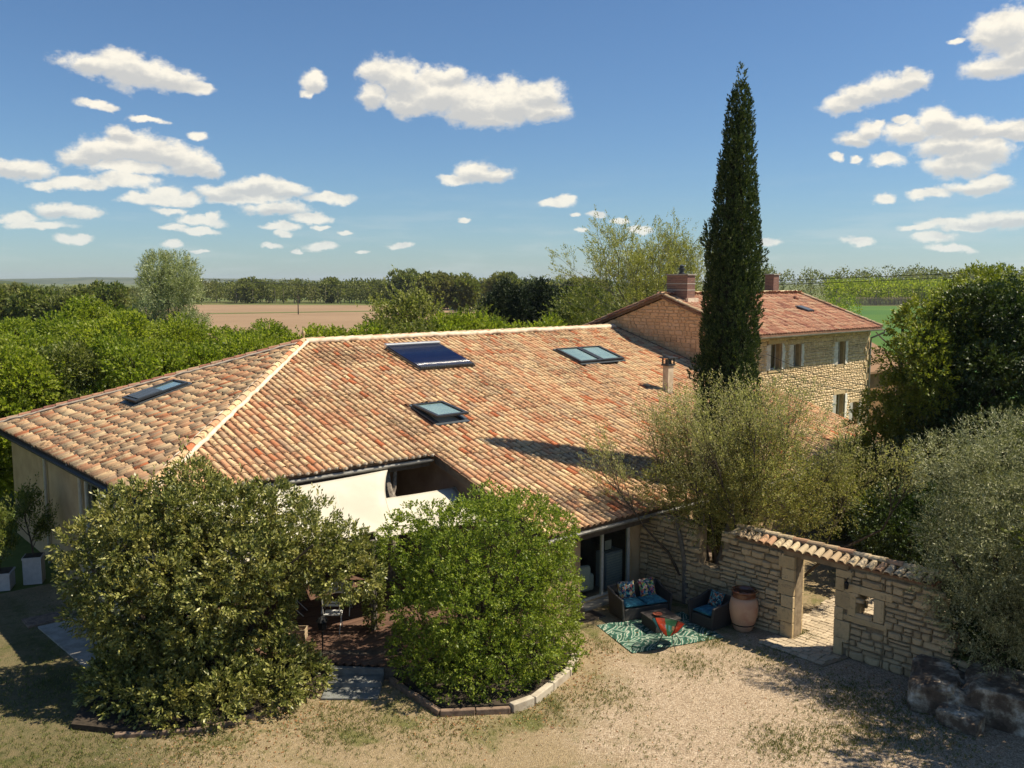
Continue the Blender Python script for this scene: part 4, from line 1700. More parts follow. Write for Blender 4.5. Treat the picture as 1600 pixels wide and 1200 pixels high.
# ------------------------------------------------------------------ terrace
dk = thing('wooden_deck', 'dark brown boarded terrace with steps under the cream shade sails', 'terrace')
dpoly = [(-8.3, 7.45), (-.25, 7.45), (-.25, .9), (-1.6, -.2), (-5.0, 0.0), (-6.3, 1.35), (-8.3, 4.4)]
b = MB()
b.prism([(p[0], p[1]) for p in dpoly], .0, .30)
b.build('deck_base', M_FASCIA, dk)


def clip_row(poly, ya, yb_):
    """x extent of the polygon over a band of y"""
    lo, hi = -1e9, 1e9
    for y in (ya, (ya + yb_) / 2, yb_):
        xs_ = []
        n = len(poly)
        for i in range(n):
            (x0, y0), (x1, y1) = poly[i], poly[(i + 1) % n]
            if (y0 - y) * (y1 - y) <= 0 and abs(y0 - y1) > 1e-9:
                xs_.append(x0 + (x1 - x0) * (y - y0) / (y1 - y0))
        if len(xs_) < 2:
            return None
        lo, hi = max(lo, min(xs_)), min(hi, max(xs_))
    return (lo, hi) if hi > lo + .1 else None


M_DECK, n_, p_ = mat('dark_deck_board')
c_ = n_.ramp(rnd(n_), [(0, (0.105, 0.055, 0.036)), (.5, (0.14, 0.075, 0.048)), (1, (0.085, 0.045, 0.030))])
xx = n_.v('MULTIPLY', n_.pos, (1.5, 30, 30))
c_ = n_.mix(n_.m('MULTIPLY', n_.step(n_.noise(xx, 1.0, 4, .6), .4, .7), .5), c_, (0.20, 0.125, 0.085))
n_.put(p_.inputs['Base Color'], c_)
p_.inputs['Roughness'].default_value = .6
y = -.15
while y < 7.4:
    r_ = clip_row(dpoly, y, y + .138)
    if r_:
        b = MB()
        zj = random.uniform(-.002, .002)
        b.box(r_[0], y + .005, .305 + zj, r_[1], y + .133, .35 + zj)
        b.build('deck_board', M_DECK, dk)
    y += .140
# edging round the deck front
M_STEP = simple('blue_grey_slate_step', (0.20, 0.205, 0.19), 0.8, col2=(0.13, 0.13, 0.12), scale=4, bump=.3)
yaw = math.atan2(-UY, UX)                  # steps lie square to the opening
stp = thing('steps', 'grey slab steps going up to the wooden terrace', 'steps', cw(-3.52, 19.45, 0), yaw)
for k, (d0, d1, z0, z1) in enumerate(((-.42, 0.10, .0, .16), (-.0, .62, .0, .30), (0.4, 0.7, .0, .355))):
    b = MB()
    if k == 2:
        b.box(-.95, .64, .0, .95, .90, .352)
        b.build('nosing', M_FASCIA, stp, bevel=.008)
    else:
        b.box(-.62, d0, z0, .62, d1, z1)
        b.build('step', M_STEP, stp, bevel=.012)
b = MB()
b.box(-.62, -.95, 0.0, .62, -.43, .055)
b.build('step', M_STEP, stp, bevel=.012)


def sail(name, label, corners, sag, m_, inset=.16, n=18):
    """membrane with hollow edges between four corners"""
    c = [Vector(q) for q in corners]
    cen = sum(c, Vector()) / 4
    vs = []
    for j in range(n + 1):
        v_ = j / n
        for i in range(n + 1):
            u_ = i / n
            # hollow edges
            fu = 1 - inset * 4 * v_ * (1 - v_)
            fv = 1 - inset * 4 * u_ * (1 - u_)
            uu = .5 + (u_ - .5) * fu
            vv = .5 + (v_ - .5) * fv
            p = (c[0] * (1 - uu) + c[1] * uu) * (1 - vv) + (c[3] * (1 - uu) + c[2] * uu) * vv
            p = p + Vector((0, 0, -sag * math.sin(math.pi * u_) * math.sin(math.pi * v_)))
            p.z += .03 * math.sin(u_ * 9 + v_ * 5) * math.sin(v_ * 7) + .018 * math.sin((u_ + v_) * 21) * (1 - abs(2 * u_ - 1)) ** .5 * math.sin(math.pi * v_)
            vs.append(p)
    b = MB()
    b.add(vs, [(j * (n + 1) + i, j * (n + 1) + i + 1, (j + 1) * (n + 1) + i + 1, (j + 1) * (n + 1) + i) for j in range(n) for i in range(n)])
    t = thing(name, label, 'shade sail')
    o_ = b.build('fabric', m_, t, smooth=True)
    sm = o_.modifiers.new('solid', 'SOLIDIFY')
    sm.thickness = .004
    e = MB()
    for (i0, i1) in (((0, 0), (1, 0)), ((1, 0), (1, 1)), ((1, 1), (0, 1)), ((0, 1), (0, 0))):
        pts = []
        for k_ in range(n + 1):
            t_ = k_ / n
            i = round((i0[0] + (i1[0] - i0[0]) * t_) * n)
            j = round((i0[1] + (i1[1] - i0[1]) * t_) * n)
            pts.append(vs[j * (n + 1) + i])
        e.tube(pts, .014, 5)
    e.build('hem', m_, t)
    for u_ in (.27, .5, .73):
        e = MB()
        i = round(u_ * n)
        e.tube([vs[j * (n + 1) + i] + Vector((0, 0, .003)) for j in range(n + 1)], .007, 4)
        e.build('seam', M_WHITEP, t)
    for q_, away in ((vs[0], (-.3, .3)), (vs[n], (.12, .35)), (vs[-1], (.5, -.5)), (vs[-1 - n], (-.5, -.5))):
        e = MB()
        e.tube([q_, q_ + Vector((away[0] * .5, away[1] * .5, .05))], .012, 5)
        e.build('corner_strap', M_BLACK, t)
    return t


M_SAIL, n_, p_ = mat('cream_sailcloth')
n_.put(p_.inputs['Base Color'], n_.mix(n_.step(n_.noise(n_.pos, .9, 3), .35, .7), (0.66, 0.61, 0.49), (0.58, 0.53, 0.42)))
p_.inputs['Roughness'].default_value = .85
t_ = n_.new('ShaderNodeBsdfTranslucent')
t_.inputs[0].default_value = (.8, .72, .5, 1)
s_ = n_.new('ShaderNodeMixShader')
s_.inputs[0].default_value = .18
n_.l.new(p_.outputs[0], s_.inputs[1])
n_.l.new(t_.outputs[0], s_.inputs[2])
n_.l.new(s_.outputs[0], n_.out.inputs[0])
sail('shade_sail', 'large cream shade sail hung from the gutter over the left of the terrace',
     [(-8.5, 4.80, 3.74), (-2.25, 4.80, 3.72), (-3.45, 2.6, 2.75), (-8.0, 2.2, 2.8)], .10, M_SAIL, .07)
sail('shade_sail', 'smaller cream shade sail stretched to the brown wall at the right of the terrace',
     [(-3.75, 3.9, 3.22), (-.22, 4.3, 3.0), (-.9, 2.0, 2.6), (-4.25, 2.3, 2.65)], .14, M_SAIL, .05)
# timber post with ivy between the sails
tp = thing('timber_post', 'squared timber post between the two shade sails', 'post', (-4.35, 2.3, .35))
b = MB()
b.box(-.06, -.06, 0, .06, .06, 2.3)
b.build('post', M_BARKG, tp, bevel=.01)
tp = thing('gnarled_trunk', 'gnarled grey tree trunk standing as a column under the barn eave', 'trunk column', (-1.95, 5.12, .35))
b = MB()
pts, rr = [], []
for i in range(15):
    t = i / 14
    pts.append((.08 * math.sin(t * 5) + .05 * math.sin(t * 13), .05 * math.cos(t * 6), t * 3.45))
    rr.append(.14 + .03 * math.sin(t * 11) + random.uniform(-.02, .025))
b.tube(pts, rr, 9)
b.tube([(.02, 0, 2.4), (.16, .02, 2.75), (.18, 0, 3.25)], [.08, .07, .05], 7)
b.tube([(.0, 0, 2.0), (-.13, .03, 2.3), (-.10, .02, 2.55)], [.07, .06, .03], 7)
b.build('bark', simple('bleached_bark', (0.34, 0.29, 0.23), .95, col2=(0.14, 0.115, 0.09), scale=11, bump=.8, bscale=30), tp)

# white folding bistro set
M_WM = simple('white_lacquered_metal', (0.74, 0.73, 0.68), 0.4, var=.08)


def bistro_table(x, y, rz):
    t = thing('bistro_table', 'white square folding table on the deck under the laurel branches', 'table', (x, y, .352), rz)
    b = MB()
    b.box(-.42, -.36, .70, .42, .36, .725)
    b.box(-.40, -.34, .64, .40, -.32, .70)
    b.box(-.40, .32, .64, .40, .34, .70)
    b.build('table_top', M_WM, t, bevel=.006)
    for sx in (-.36, .36):
        b = MB()
        b.tube([(sx, -.30, .0), (sx, .30, .66)], .012, 6)
        b.build('leg', M_WM, t)
        b = MB()
        b.tube([(sx, .30, .0), (sx, -.30, .66)], .012, 6)
        b.build('leg', M_WM, t)


def bistro_chair(x, y, rz, label):
    t = thing('bistro_chair', label, 'chair', (x, y, .352), rz)
    b = MB()
    for i in range(5):
        b.box(-.20, -.19 + i * .078, .44, .20, -.19 + i * .078 + .062, .455)
    b.build('seat', M_WM, t)
    b = MB()
    for z in (.70, .78):
        b.box(-.19, .215, z, .19, .23, z + .055)
    b.build('backrest', M_WM, t)
    for sx in (-.21, .21):
        b = MB()
        b.tube([(sx, -.22, 0), (sx, .10, .44), (sx, .22, .86)], .011, 6)
        b.build('leg', M_WM, t)
        b = MB()
        b.tube([(sx, .26, 0), (sx, -.19, .44)], .011, 6)
        b.build('leg', M_WM, t)


bistro_table(-4.45, 3.95, yaw + .05)
bistro_chair(-5.15, 2.95, yaw + math.pi, 'white slatted folding chair on the deck in front of the white table')
bistro_chair(-5.3, 4.6, yaw - 1.6, 'white slatted folding chair at the far left side of the white table')
cr = thing('crate', 'pale slatted wooden crate standing on the deck edge', 'crate', (-6.1, 3.0, .352), yaw)
for k in range(3):
    b = MB()
    z = .02 + k * .1
    b.box(-.22, -.15, z, .22, -.135, z + .07)
    b.box(-.22, .135, z, .22, .15, z + .07)
    b.box(-.22, -.135, z, -.205, .135, z + .07)
    b.box(.205, -.135, z, .22, .135, z + .07)
    b.build('slat', simple('pale_crate_wood', (0.42, 0.32, 0.20), .8), cr)
ln = thing('garden_lantern', 'black lantern on a short post beside the terrace steps', 'lantern', (-6.0, 1.95, .30))
b = MB()
b.tube([(0, 0, 0), (0, 0, .58)], .018, 6)
b.build('post', M_BLACK, ln)
b = MB()
b.lathe([(.03, .56), (.10, .60), (.12, .78), (.10, .80)], (0, 0, 0), 6)
b.build('lamp_body', M_BLACK, ln)
b = MB()
b.lathe([(.15, .80), (.10, .87), (.03, .92), (.01, .98)], (0, 0, 0), 8)
b.build('lantern_roof', M_BLACK, ln)
pt = thing('terracotta_planter', 'orange clay planter half hidden at the back of the terrace', 'planter', (-1.9, 6.6, .352))
b = MB()
b.lathe([(.22, 0), (.30, .15), (.34, .42), (.38, .48), (.36, .50), (.30, .46), (.05, .44)], k=20)
b.build('pot', simple('orange_clay', (0.36, 0.14, 0.05), .8, var=.2), pt, smooth=True)

# ------------------------------------------------------------------ lounge corner
ROT = math.atan2(-.86, 2.4)
RC = Vector((1.55, -1.98, 0))
M_RUG, n_, p_ = mat('palm_leaf_rug')
uv = n_.new('ShaderNodeTexCoord').outputs['Object']
def leaves_print(ang, sc, ph):
    r_ = n_.new('ShaderNodeVectorRotate', rotation_type='Z_AXIS')
    n_.put(r_.inputs['Vector'], n_.v('ADD', uv, (ph, ph * .7, 0)))
    r_.inputs['Angle'].default_value = ang
    w_ = n_.new('ShaderNodeTexWave', wave_type='BANDS', bands_direction='Y')
    n_.put(w_.inputs['Vector'], n_.v('MULTIPLY', r_.outputs[0], (.55, 1, 1)))
    w_.inputs['Scale'].default_value = sc
    w_.inputs['Distortion'].default_value = 7.5
    w_.inputs['Detail'].default_value = 3.0
    w_.inputs['Detail Scale'].default_value = 1.4
    return w_.outputs[1]


msk = n_.step(n_.noise(uv, 2.6, 2, .5), .46, .54)
wv = n_.mixf(msk, leaves_print(.7, 1.5, 0), leaves_print(-.6, 1.3, 3.3))
msk2 = n_.step(n_.noise(n_.v('ADD', uv, (9, 3, 0)), 2.1, 2, .5), .5, .56)
wv = n_.mixf(msk2, wv, leaves_print(2.2, 1.8, 7.1))
c_ = n_.ramp(wv, [(0, (0.012, 0.05, 0.032)), (.30, (0.022, 0.10, 0.06)), (.44, (0.05, 0.17, 0.12)), (.55, (0.34, 0.36, 0.28)), (.76, (0.42, 0.42, 0.33)), (.88, (0.05, 0.18, 0.12)), (1, (0.02, 0.10, 0.06))])
n_.put(p_.inputs['Base Color'], c_)
p_.inputs['Roughness'].default_value = .9
b = MB()
nx, ny = 16, 12
vs = []
for j in range(ny + 1):
    for i in range(nx + 1):
        x, y = -1.32 + 2.64 * i / nx, -.96 + 1.92 * j / ny
        vs.append((x, y, .035 + .006 * math.sin(x * 5) * math.sin(y * 7)))
b.add(vs, [(j * (nx + 1) + i, j * (nx + 1) + i + 1, (j + 1) * (nx + 1) + i + 1, (j + 1) * (nx + 1) + i) for j in range(ny) for i in range(nx)])
rug = b.build('outdoor_rug', M_RUG)
rug.location = RC
rug.rotation_euler = (0, 0, ROT)
sm = rug.modifiers.new('solid', 'SOLIDIFY')
sm.thickness = .012
tag(rug, 'green and white palm-leaf outdoor rug laid under the wicker furniture', 'rug')


def wicker_mat():
    m_, n, p = mat('dark_grey_wicker')
    w1 = n.new('ShaderNodeTexWave', wave_type='BANDS', bands_direction='Z')
    n.put(w1.inputs['Vector'], n.new('ShaderNodeTexCoord').outputs['Object'])
    w1.inputs['Scale'].default_value = 22
    w1.inputs['Distortion'].default_value = 1.5
    c = n.mix(n.noise(n.pos, 30, 3), (0.032, 0.029, 0.027), (0.075, 0.068, 0.062))
    n.put(p.inputs['Base Color'], n.mix(n.m('MULTIPLY', w1.outputs[1], .5), c, (0.03, 0.028, 0.026)))
    n.put(p.inputs['Normal'], n.bump(w1.outputs[1], .5, .01))
    p.inputs['Roughness'].default_value = .55
    return m_


M_WICK = wicker_mat()
M_TEAL, n_, p_ = mat('teal_blue_cushion')
n_.put(p_.inputs['Base Color'], n_.mix(n_.step(n_.noise(n_.pos, 9, 3), .4, .65), (0.012, 0.10, 0.155), (0.035, 0.20, 0.27)))
p_.inputs['Roughness'].default_value = .9


def floral(name, cols, sc):
    m_, n, p = mat(name)
    vo = n.new('ShaderNodeTexVoronoi')
    n.put(vo.inputs['Vector'], n.v('ADD', n.pos, n.v('SCALE', n.new('ShaderNodeTexNoise').outputs['Color'], scale=.2)))
    vo.inputs['Scale'].default_value = sc
    sv = n.new('ShaderNodeSeparateColor')
    n.put(sv.inputs[0], vo.outputs['Color'])
    st_ = [(i / len(cols), c) for i, c in enumerate(cols)]
    n.put(p.inputs['Base Color'], n.ramp(sv.outputs[0], st_, 'CONSTANT'))
    p.inputs['Roughness'].default_value = .9
    return m_


M_FLOR1 = floral('blue_floral_print', [(0.01, 0.03, 0.06), (0.03, 0.18, 0.30), (0.01, 0.05, 0.10), (0.45, 0.30, 0.08), (0.10, 0.35, 0.30), (0.02, 0.04, 0.08), (0.45, 0.12, 0.10), (0.5, 0.5, 0.4)], 20)
M_FLOR2 = floral('red_floral_print', [(0.01, 0.03, 0.06), (0.50, 0.06, 0.05), (0.03, 0.18, 0.35), (0.60, 0.45, 0.06), (0.02, 0.04, 0.08), (0.40, 0.10, 0.20), (0.08, 0.30, 0.12), (0.55, 0.45, 0.35)], 19)


def cushion(name, w, d, h, m_, parent, loc, rot=(0, 0, 0)):
    """plump cushion: pinched corners and edges"""
    n = 8
    vs = []
    for s_ in (1, -1):
        for j in range(n + 1):
            for i in range(n + 1):
                u_, v_ = i / n * 2 - 1, j / n * 2 - 1
                t = max(0, (1 - u_ ** 4)) ** .5 * max(0, (1 - v_ ** 4)) ** .5
                e = 1 - .05 * (1 - abs(u_) ** 3) * abs(v_) ** 6
                f_ = 1 - .05 * (1 - abs(v_) ** 3) * abs(u_) ** 6
                vs.append((u_ * w / 2 * f_, v_ * d / 2 * e, s_ * (.015 + h / 2 * t)))
    b = MB()
    N1 = (n + 1) ** 2
    fs = [(j * (n + 1) + i, j * (n + 1) + i + 1, (j + 1) * (n + 1) + i + 1, (j + 1) * (n + 1) + i) for j in range(n) for i in range(n)]
    fs += [tuple(N1 + q for q in f_)[::-1] for f_ in fs]
    ed = [i for i in range(n)] and []
    for i in range(n):
        ed.append((i, N1 + i, N1 + i + 1, i + 1))
        a = n * (n + 1) + i
        ed.append((a + 1, N1 + a + 1, N1 + a, a))
        a = i * (n + 1)
        ed.append((a + n + 1, N1 + a + n + 1, N1 + a, a))
        a = i * (n + 1) + n
        ed.append((a, N1 + a, N1 + a + n + 1, a + n + 1))
    b.add(vs, fs + ed)
    o_ = b.build(name, m_, parent, smooth=True)
    o_.location = loc
    o_.rotation_euler = rot
    return o_


def wicker_seat(name, label, cat, w, loc, rz, flare=.07):
    """a boxy wicker seat: local -y is the front, sides flare outwards at the top"""
    t = thing(name, label, cat, loc, rz)
    D = .76
    b = MB()
    b.box(-w / 2 + .06, -D / 2 + .02, .03, w / 2 - .06, D / 2 - .06, .34)
    b.build('seat_base', M_WICK, t, bevel=.02)
    b = MB()
    b.slab([(-w / 2, D / 2 - .08, .03), (w / 2, D / 2 - .08, .03), (w / 2 + flare * .6, D / 2 + .04, .76), (-w / 2 - flare * .6, D / 2 + .04, .76)], (0, .07, 0))
    b.build('backrest', M_WICK, t, bevel=.02)
    for s_ in (-1, 1):
        b = MB()
        x = s_ * w / 2
        b.slab([(x, -D / 2, .02), (x, D / 2, .02), (x + s_ * flare, D / 2 + .05, .76), (x + s_ * flare, D / 2 - .30, .66), (x + s_ * flare, -D / 2 - .02, .62)], (-s_ * .07, 0, 0))
        b.build('armrest', M_WICK, t, bevel=.015)
    return t


fwd = Vector((math.cos(ROT), math.sin(ROT), 0))      # along the rug
lat = Vector((-math.sin(ROT), math.cos(ROT), 0))
sofa_loc = Vector((2.12, -.85, .02))
sofa = wicker_seat('wicker_sofa', 'dark wicker two-seat sofa with teal seats and two floral cushions', 'sofa', 1.45, sofa_loc, ROT)
for s_ in (-1, 1):
    cushion('seat_cushion', .62, .60, .10, M_TEAL, sofa, (s_ * .32, -.06, .40))
for s_, m_ in ((-1, M_FLOR1), (1, M_FLOR2)):
    tag(cushion('throw_cushion', .50, .48, .14, m_, None,
                sofa_loc + fwd * (s_ * .32) + lat * .20 + Vector((0, 0, .66)), (R(68), 0, ROT + s_ * .06)),
        'blue floral throw cushion at the left end of the wicker sofa' if s_ < 0 else 'red and yellow floral throw cushion at the right end of the wicker sofa', 'cushion')
ac_loc = Vector((2.95, -2.55, .02))
arm = wicker_seat('wicker_armchair', 'dark wicker armchair with teal seat by the big clay jar', 'armchair', .78, ac_loc, ROT - R(75))
cushion('seat_cushion', .58, .60, .10, M_TEAL, arm, (0, -.05, .40))
q = Matrix.Rotation(ROT - R(75), 4, 'Z')
tag(cushion('throw_cushion', .44, .42, .13, floral('teal_leaf_print', [(0.01, 0.03, 0.05), (0.04, 0.25, 0.30), (0.02, 0.06, 0.08), (0.2, 0.4, 0.38), (0.35, 0.12, 0.05)], 22), None,
            ac_loc + q @ Vector((0, .22, .64)), (R(65), 0, ROT - R(75))), 'dark teal patterned cushion on the wicker armchair', 'cushion')
tb_ = thing('coffee_table', 'low square wicker coffee table in front of the wicker sofa', 'table', Vector((1.80, -1.82, .02)) + lat * .0, ROT)
b = MB()
b.box(-.36, -.36, .02, .36, .36, .30)
b.build('table_base', M_WICK, tb_, bevel=.015)
b = MB()
b.box(-.39, -.39, .30, .39, .39, .335)
b.build('table_top', simple('smoked_table_top', (0.07, 0.06, 0.055), .3, var=.2), tb_, bevel=.008)
b = MB()
b.lathe([(.05, 0), (.10, .015), (.13, .045), (.125, .05), (.09, .022), (.01, .02)], (0, 0, 0), 16)
dish = b.build('dish', simple('red_brown_glaze', (0.20, 0.055, 0.03), .4), None, smooth=True)
dish.location = (1.72, -1.78, .357)
tag(dish, 'small red-brown dish standing on the wicker coffee table', 'dish')

# string chair with oval ring, coloured cords
AC = Vector((1.0, -2.72, .02))
acr = 2.05
ac = thing('string_chair', 'oval string chair with red, teal and green cords on black legs', 'chair', AC, acr)
ring = []
NR = 48
for i in range(NR):
    g = 2 * math.pi * i / NR
    # tilted egg-shaped ring: low in front (-y), high behind
    x = .40 * math.cos(g)
    y = .43 * math.sin(g)
    z = .62 + .26 * (y / .43)
    ring.append(Vector((x, y, z)))
bot = []
for i in range(NR):
    g = 2 * math.pi * i / NR
    bot.append(Vector((.085 * math.cos(g), .02 + .085 * math.sin(g), .30)))
b = MB()
b.tube(ring + [ring[0]], .014, 6, False)
b.build('ring', M_BLACK, ac)
b = MB()
b.tube(bot + [bot[0]], .012, 6, False)
b.build('bottom_ring', M_BLACK, ac)
ccols = {'red_cord': (0.62, 0.075, 0.03), 'teal_cord': (0.06, 0.26, 0.33), 'coral_cord': (0.60, 0.17, 0.10), 'green_cord': (0.05, 0.33, 0.16), 'blue_cord': (0.07, 0.28, 0.36)}
cm = {k: simple(k, v_, .5) for k, v_ in ccols.items()}
order_ = ['red_cord', 'teal_cord', 'coral_cord', 'blue_cord', 'green_cord', 'teal_cord', 'red_cord', 'green_cord']
seg = NR * 2
for bi in range(8):
    b = MB()
    for k in range(bi * seg // 8, (bi + 1) * seg // 8):
        i = k / 2
        i0, i1 = int(i) % NR, (int(i) + 1) % NR
        f_ = i - int(i)
        p0 = ring[i0].lerp(ring[i1], f_)
        p1 = bot[i0].lerp(bot[i1], f_)
        mid_ = p0.lerp(p1, .55) + Vector((0, 0, -.05))
        b.tube([p0, mid_, p1], .0075, 4)
    b.build('cord_panel', cm[order_[(bi + 5) % 8]], ac)
for (x, y) in ((-.24, -.24), (.24, -.24), (-.22, .26), (.22, .26)):
    b = MB()
    tp_ = min(ring, key=lambda q_: (q_.x - x * 1.3) ** 2 + (q_.y - y * 1.2) ** 2)
    b.tube([(x * 1.15, y * 1.25, 0), (x * .55, y * .5, .30), tuple(tp_)], .010, 6)
    b.build('leg', M_BLACK, ac)

# doormat / grating by the sliding door
gm = thing('boot_grate', 'dark metal grate doormat lying below the glass door', 'doormat', (.85, -.05, .03), ROT * .3)
b = MB()
for (x0, y0, x1, y1) in ((-.45, -.28, .45, -.24), (-.45, .24, .45, .28), (-.45, -.24, -.41, .24), (.41, -.24, .45, .24)):
    b.box(x0, y0, 0, x1, y1, .03)
b.build('frame', M_FASCIA, gm)
b = MB()
b.box(-.41, -.24, .0, .41, .24, .022)
b.build('mat_bed', simple('dark_coir', (0.05, 0.04, 0.03), 1), gm)

# big olive jar by the wall
jar = thing('clay_jar', 'big pale terracotta oil jar with brown glazed neck by the garden wall', 'jar', (3.28, -3.35, .03))
M_JAR, n_, p_ = mat('pale_terracotta')
c_ = n_.mix(n_.step(n_.noise(n_.pos, 4, 4, .6), .35, .7), (0.56, 0.34, 0.21), (0.46, 0.23, 0.14))
n_.put(p_.inputs['Base Color'], n_.mix(n_.m('MULTIPLY', n_.step(n_.noise(n_.pos, 2, 4, .6), .5, .7), .5), c_, (0.60, 0.46, 0.32)))
p_.inputs['Roughness'].default_value = .75
b = MB()
b.lathe([(.20, 0), (.235, .03), (.27, .14), (.285, .18), (.33, .32), (.365, .52), (.365, .68), (.335, .82), (.295, .90)], k=32)
b.build('jar_body', M_JAR, jar, smooth=True)
b = MB()
b.lathe([(.297, .895), (.315, .91), (.30, .94), (.31, .965), (.295, .985), (.31, 1.02), (.33, 1.05), (.325, 1.075), (.30, 1.08), (.265, 1.06), (.255, .95), (.25, .70), (.02, .68)], k=32)
b.build('glazed_neck', simple('brown_honey_glaze', (0.17, 0.065, 0.035), .22, var=.3, spec=.6), jar, smooth=True)
b = MB()
b.lathe([(.286, .165), (.292, .175), (.292, .195), (.29, .205)], k=32)
b.build('iron_band', M_BLACK, jar)

# inside the glazed room: armchair and a louvred cabinet
sf = thing('cream_armchair', 'rounded cream armchair seen behind the left glass door', 'armchair', (1.7, 1.45, .12), -.3)
b = MB()
b.box(-.45, -.40, .10, .45, .40, .42)
b.build('seat', M_CREAM, sf, bevel=.08)
b = MB()
b.box(-.48, -.45, .1, .48, -.25, .86)
b.build('backrest', M_CREAM, sf, bevel=.09)
for s_ in (-1, 1):
    b = MB()
    b.box(s_ * .5 - .1, -.42, .1, s_ * .5 + .1, .42, .6)
    b.build('armrest', M_CREAM, sf, bevel=.08)
cbn = thing('louvred_cabinet', 'tall grey louvred cabinet behind the right glass door', 'cabinet', (3.05, 1.15, .12))
b = MB()
b.box(-.36, -.2, 0, .36, .2, 1.05)
b.build('carcass', simple('cabinet_grey_paint', (0.34, 0.36, 0.38), .7), cbn, bevel=.008)
for i in range(12):
    b = MB()
    b.box(-.33, -.222, .06 + i * .08, .33, -.203, .115 + i * .08)
    b.build('slat', M_WHITEP, cbn)
b = MB()
b.box(-.2, -.02, 1.052, .15, .02, 1.40)
o = b.build('picture_frame', M_BLACK, None)
o.location = (3.0, 1.15, .12)
tag(o, 'black framed picture leaning on the louvred cabinet behind glass', 'picture')
b = MB()
b.box(-.16, -.027, 1.09, .11, -.0205, 1.36)
b.build('print', M_WHITEP, o)

# square white planters at the far left
for (x, y, s_, h, lb) in ((-9.55, 12.95, .30, .82, 'tall pale square planter at the left wall of the barn'),
                          (-10.45, 13.0, .38, .52, 'low pale square planter at the left edge of the picture')):
    t = thing('planter', lb, 'planter', (x, y, .02), yaw * .6)
    b = MB()
    b.slab([(-s_ * .85, -s_ * .85, 0), (s_ * .85, -s_ * .85, 0), (s_ * .85, s_ * .85, 0), (-s_ * .85, s_ * .85, 0)], (0, 0, h - .06))
    b.box(-s_ * .9, -s_ * .9, h - .06, s_ * .9, s_ * .9, h)
    b.build('box', simple('pale_grey_planter', (0.50, 0.48, 0.46), .7, var=.15), t, bevel=.008)
    b = MB()
    b.box(-s_ * .8, -s_ * .8, h + .001, s_ * .8, s_ * .8, h + .012)
    b.build('soil', M_SOIL, t)
# slab path at the left
b = MB()
pts = [(-10.45, 8.9), (-9.35, 8.9), (-9.3, 4.6), (-10.25, 4.9)]
b.prism(pts, .02, .065)
struct(b.build('slab_path', M_CONC))
b = MB()
b.box(-.5, -.35, 0, .5, .35, .05)
for i in range(7):
    b.box(-.46 + i * .135, -.31, .05, -.46 + i * .135 + .05, .31, .06)
o = b.build('drain_grate', M_LOG)
o.location = (-10.15, 9.35, .03)
tag(o, 'dark red-brown drain grating set at the end of the slab path', 'grate')


# kerbs round the planting beds
def kerb_run(pts, h, w, m_, name, label, cat, group=None):
    t = thing(name, label, cat)
    for (p0, p1) in zip(pts[:-1], pts[1:]):
        p0, p1 = Vector(p0), Vector(p1)
        L = (p1 - p0).length
        n = max(1, round(L / .95))
        d_ = (p1 - p0) / n
        for i in range(n):
            a = p0 + d_ * i
            ang = math.atan2(d_.y, d_.x)
            T = Matrix.Translation((a.x, a.y, 0)) @ Matrix.Rotation(ang + random.uniform(-.02, .02), 4, 'Z')
            b = MB()
            b.box(.008, -w / 2, -.02, d_.length - .008, w / 2, h + random.uniform(-.012, .012), T)
            b.build('kerb_stone', m_, t, bevel=.02)
    return t


def V2(X, Y):
    p = cw(X, Y)
    return (p.x, p.y, 0)


kerb_run([V2(-.02, 17.95), V2(.45, 18.3), V2(1.28, 19.65), V2(1.6, 20.9)], .20, .16, M_KERB, 'stone_kerb', 'pale stone kerb curving round the right side of the clipped green shrub', 'kerb')
kerb_run([V2(-2.75, 19.4), V2(-1.5, 17.78), V2(-.03, 17.95)], .14, .12, M_LOG, 'log_edging', 'brown log edging along the front of the clipped green shrub', 'edging')
kerb_run([V2(-7.9, 16.9), V2(-6.2, 17.1), V2(-4.9, 18.0), V2(-4.15, 19.2)], .11, .12, M_LOG, 'log_edging', 'dark edging along the front of the big laurel bed', 'edging')
for k, poly in enumerate(([V2(-2.7, 19.5), V2(-1.45, 17.9), V2(0.0, 18.05), V2(.35, 18.35), V2(1.2, 19.7), V2(1.5, 21), V2(.6, 22.6), V2(-2.2, 21.6)],
                          [V2(-8.9, 17.2), V2(-7.9, 17.0), V2(-6.2, 17.2), V2(-4.95, 18.1), V2(-4.25, 19.3), V2(-5.0, 21), V2(-8.2, 21.6), V2(-9.4, 19.5)])):
    b = MB()
    b.prism([(p[0], p[1]) for p in poly], .02, .14)
    struct(b.build('planting_bed', M_SOIL))


# boulders
def boulder(name, label, loc, size, seed, m_):
    rs_ = np.random.default_rng(seed)
    import bmesh
    bm = bmesh.new()
    bmesh.ops.create_icosphere(bm, subdivisions=4, radius=1)
    from mathutils import noise as mn
    off = Vector(rs_.uniform(0, 50, 3))
    for v_ in bm.verts:
        d_ = v_.co.normalized()
        k_ = 1 + .42 * mn.noise(d_ * 1.2 + off) + .26 * (.5 - abs(mn.noise(d_ * 2.3 + off))) + .14 * (.4 - abs(mn.noise(d_ * 5 + off))) + .06 * mn.noise(d_ * 11 + off) + .03 * mn.noise(d_ * 24 + off)
        q_ = d_ * k_
        q_ = Vector([max(-.82, min(.82, c)) for c in q_])
        v_.co = Vector((q_.x * size[0], q_.y * size[1], q_.z * size[2]))
    me = bpy.data.meshes.new(name)
    bm.to_mesh(me)
    bm.free()
    me.materials.append(m_)
    o_ = link(name, me, None, loc, (0, 0, rs_.uniform(0, 6)))
    tag(o_, label, 'boulder')


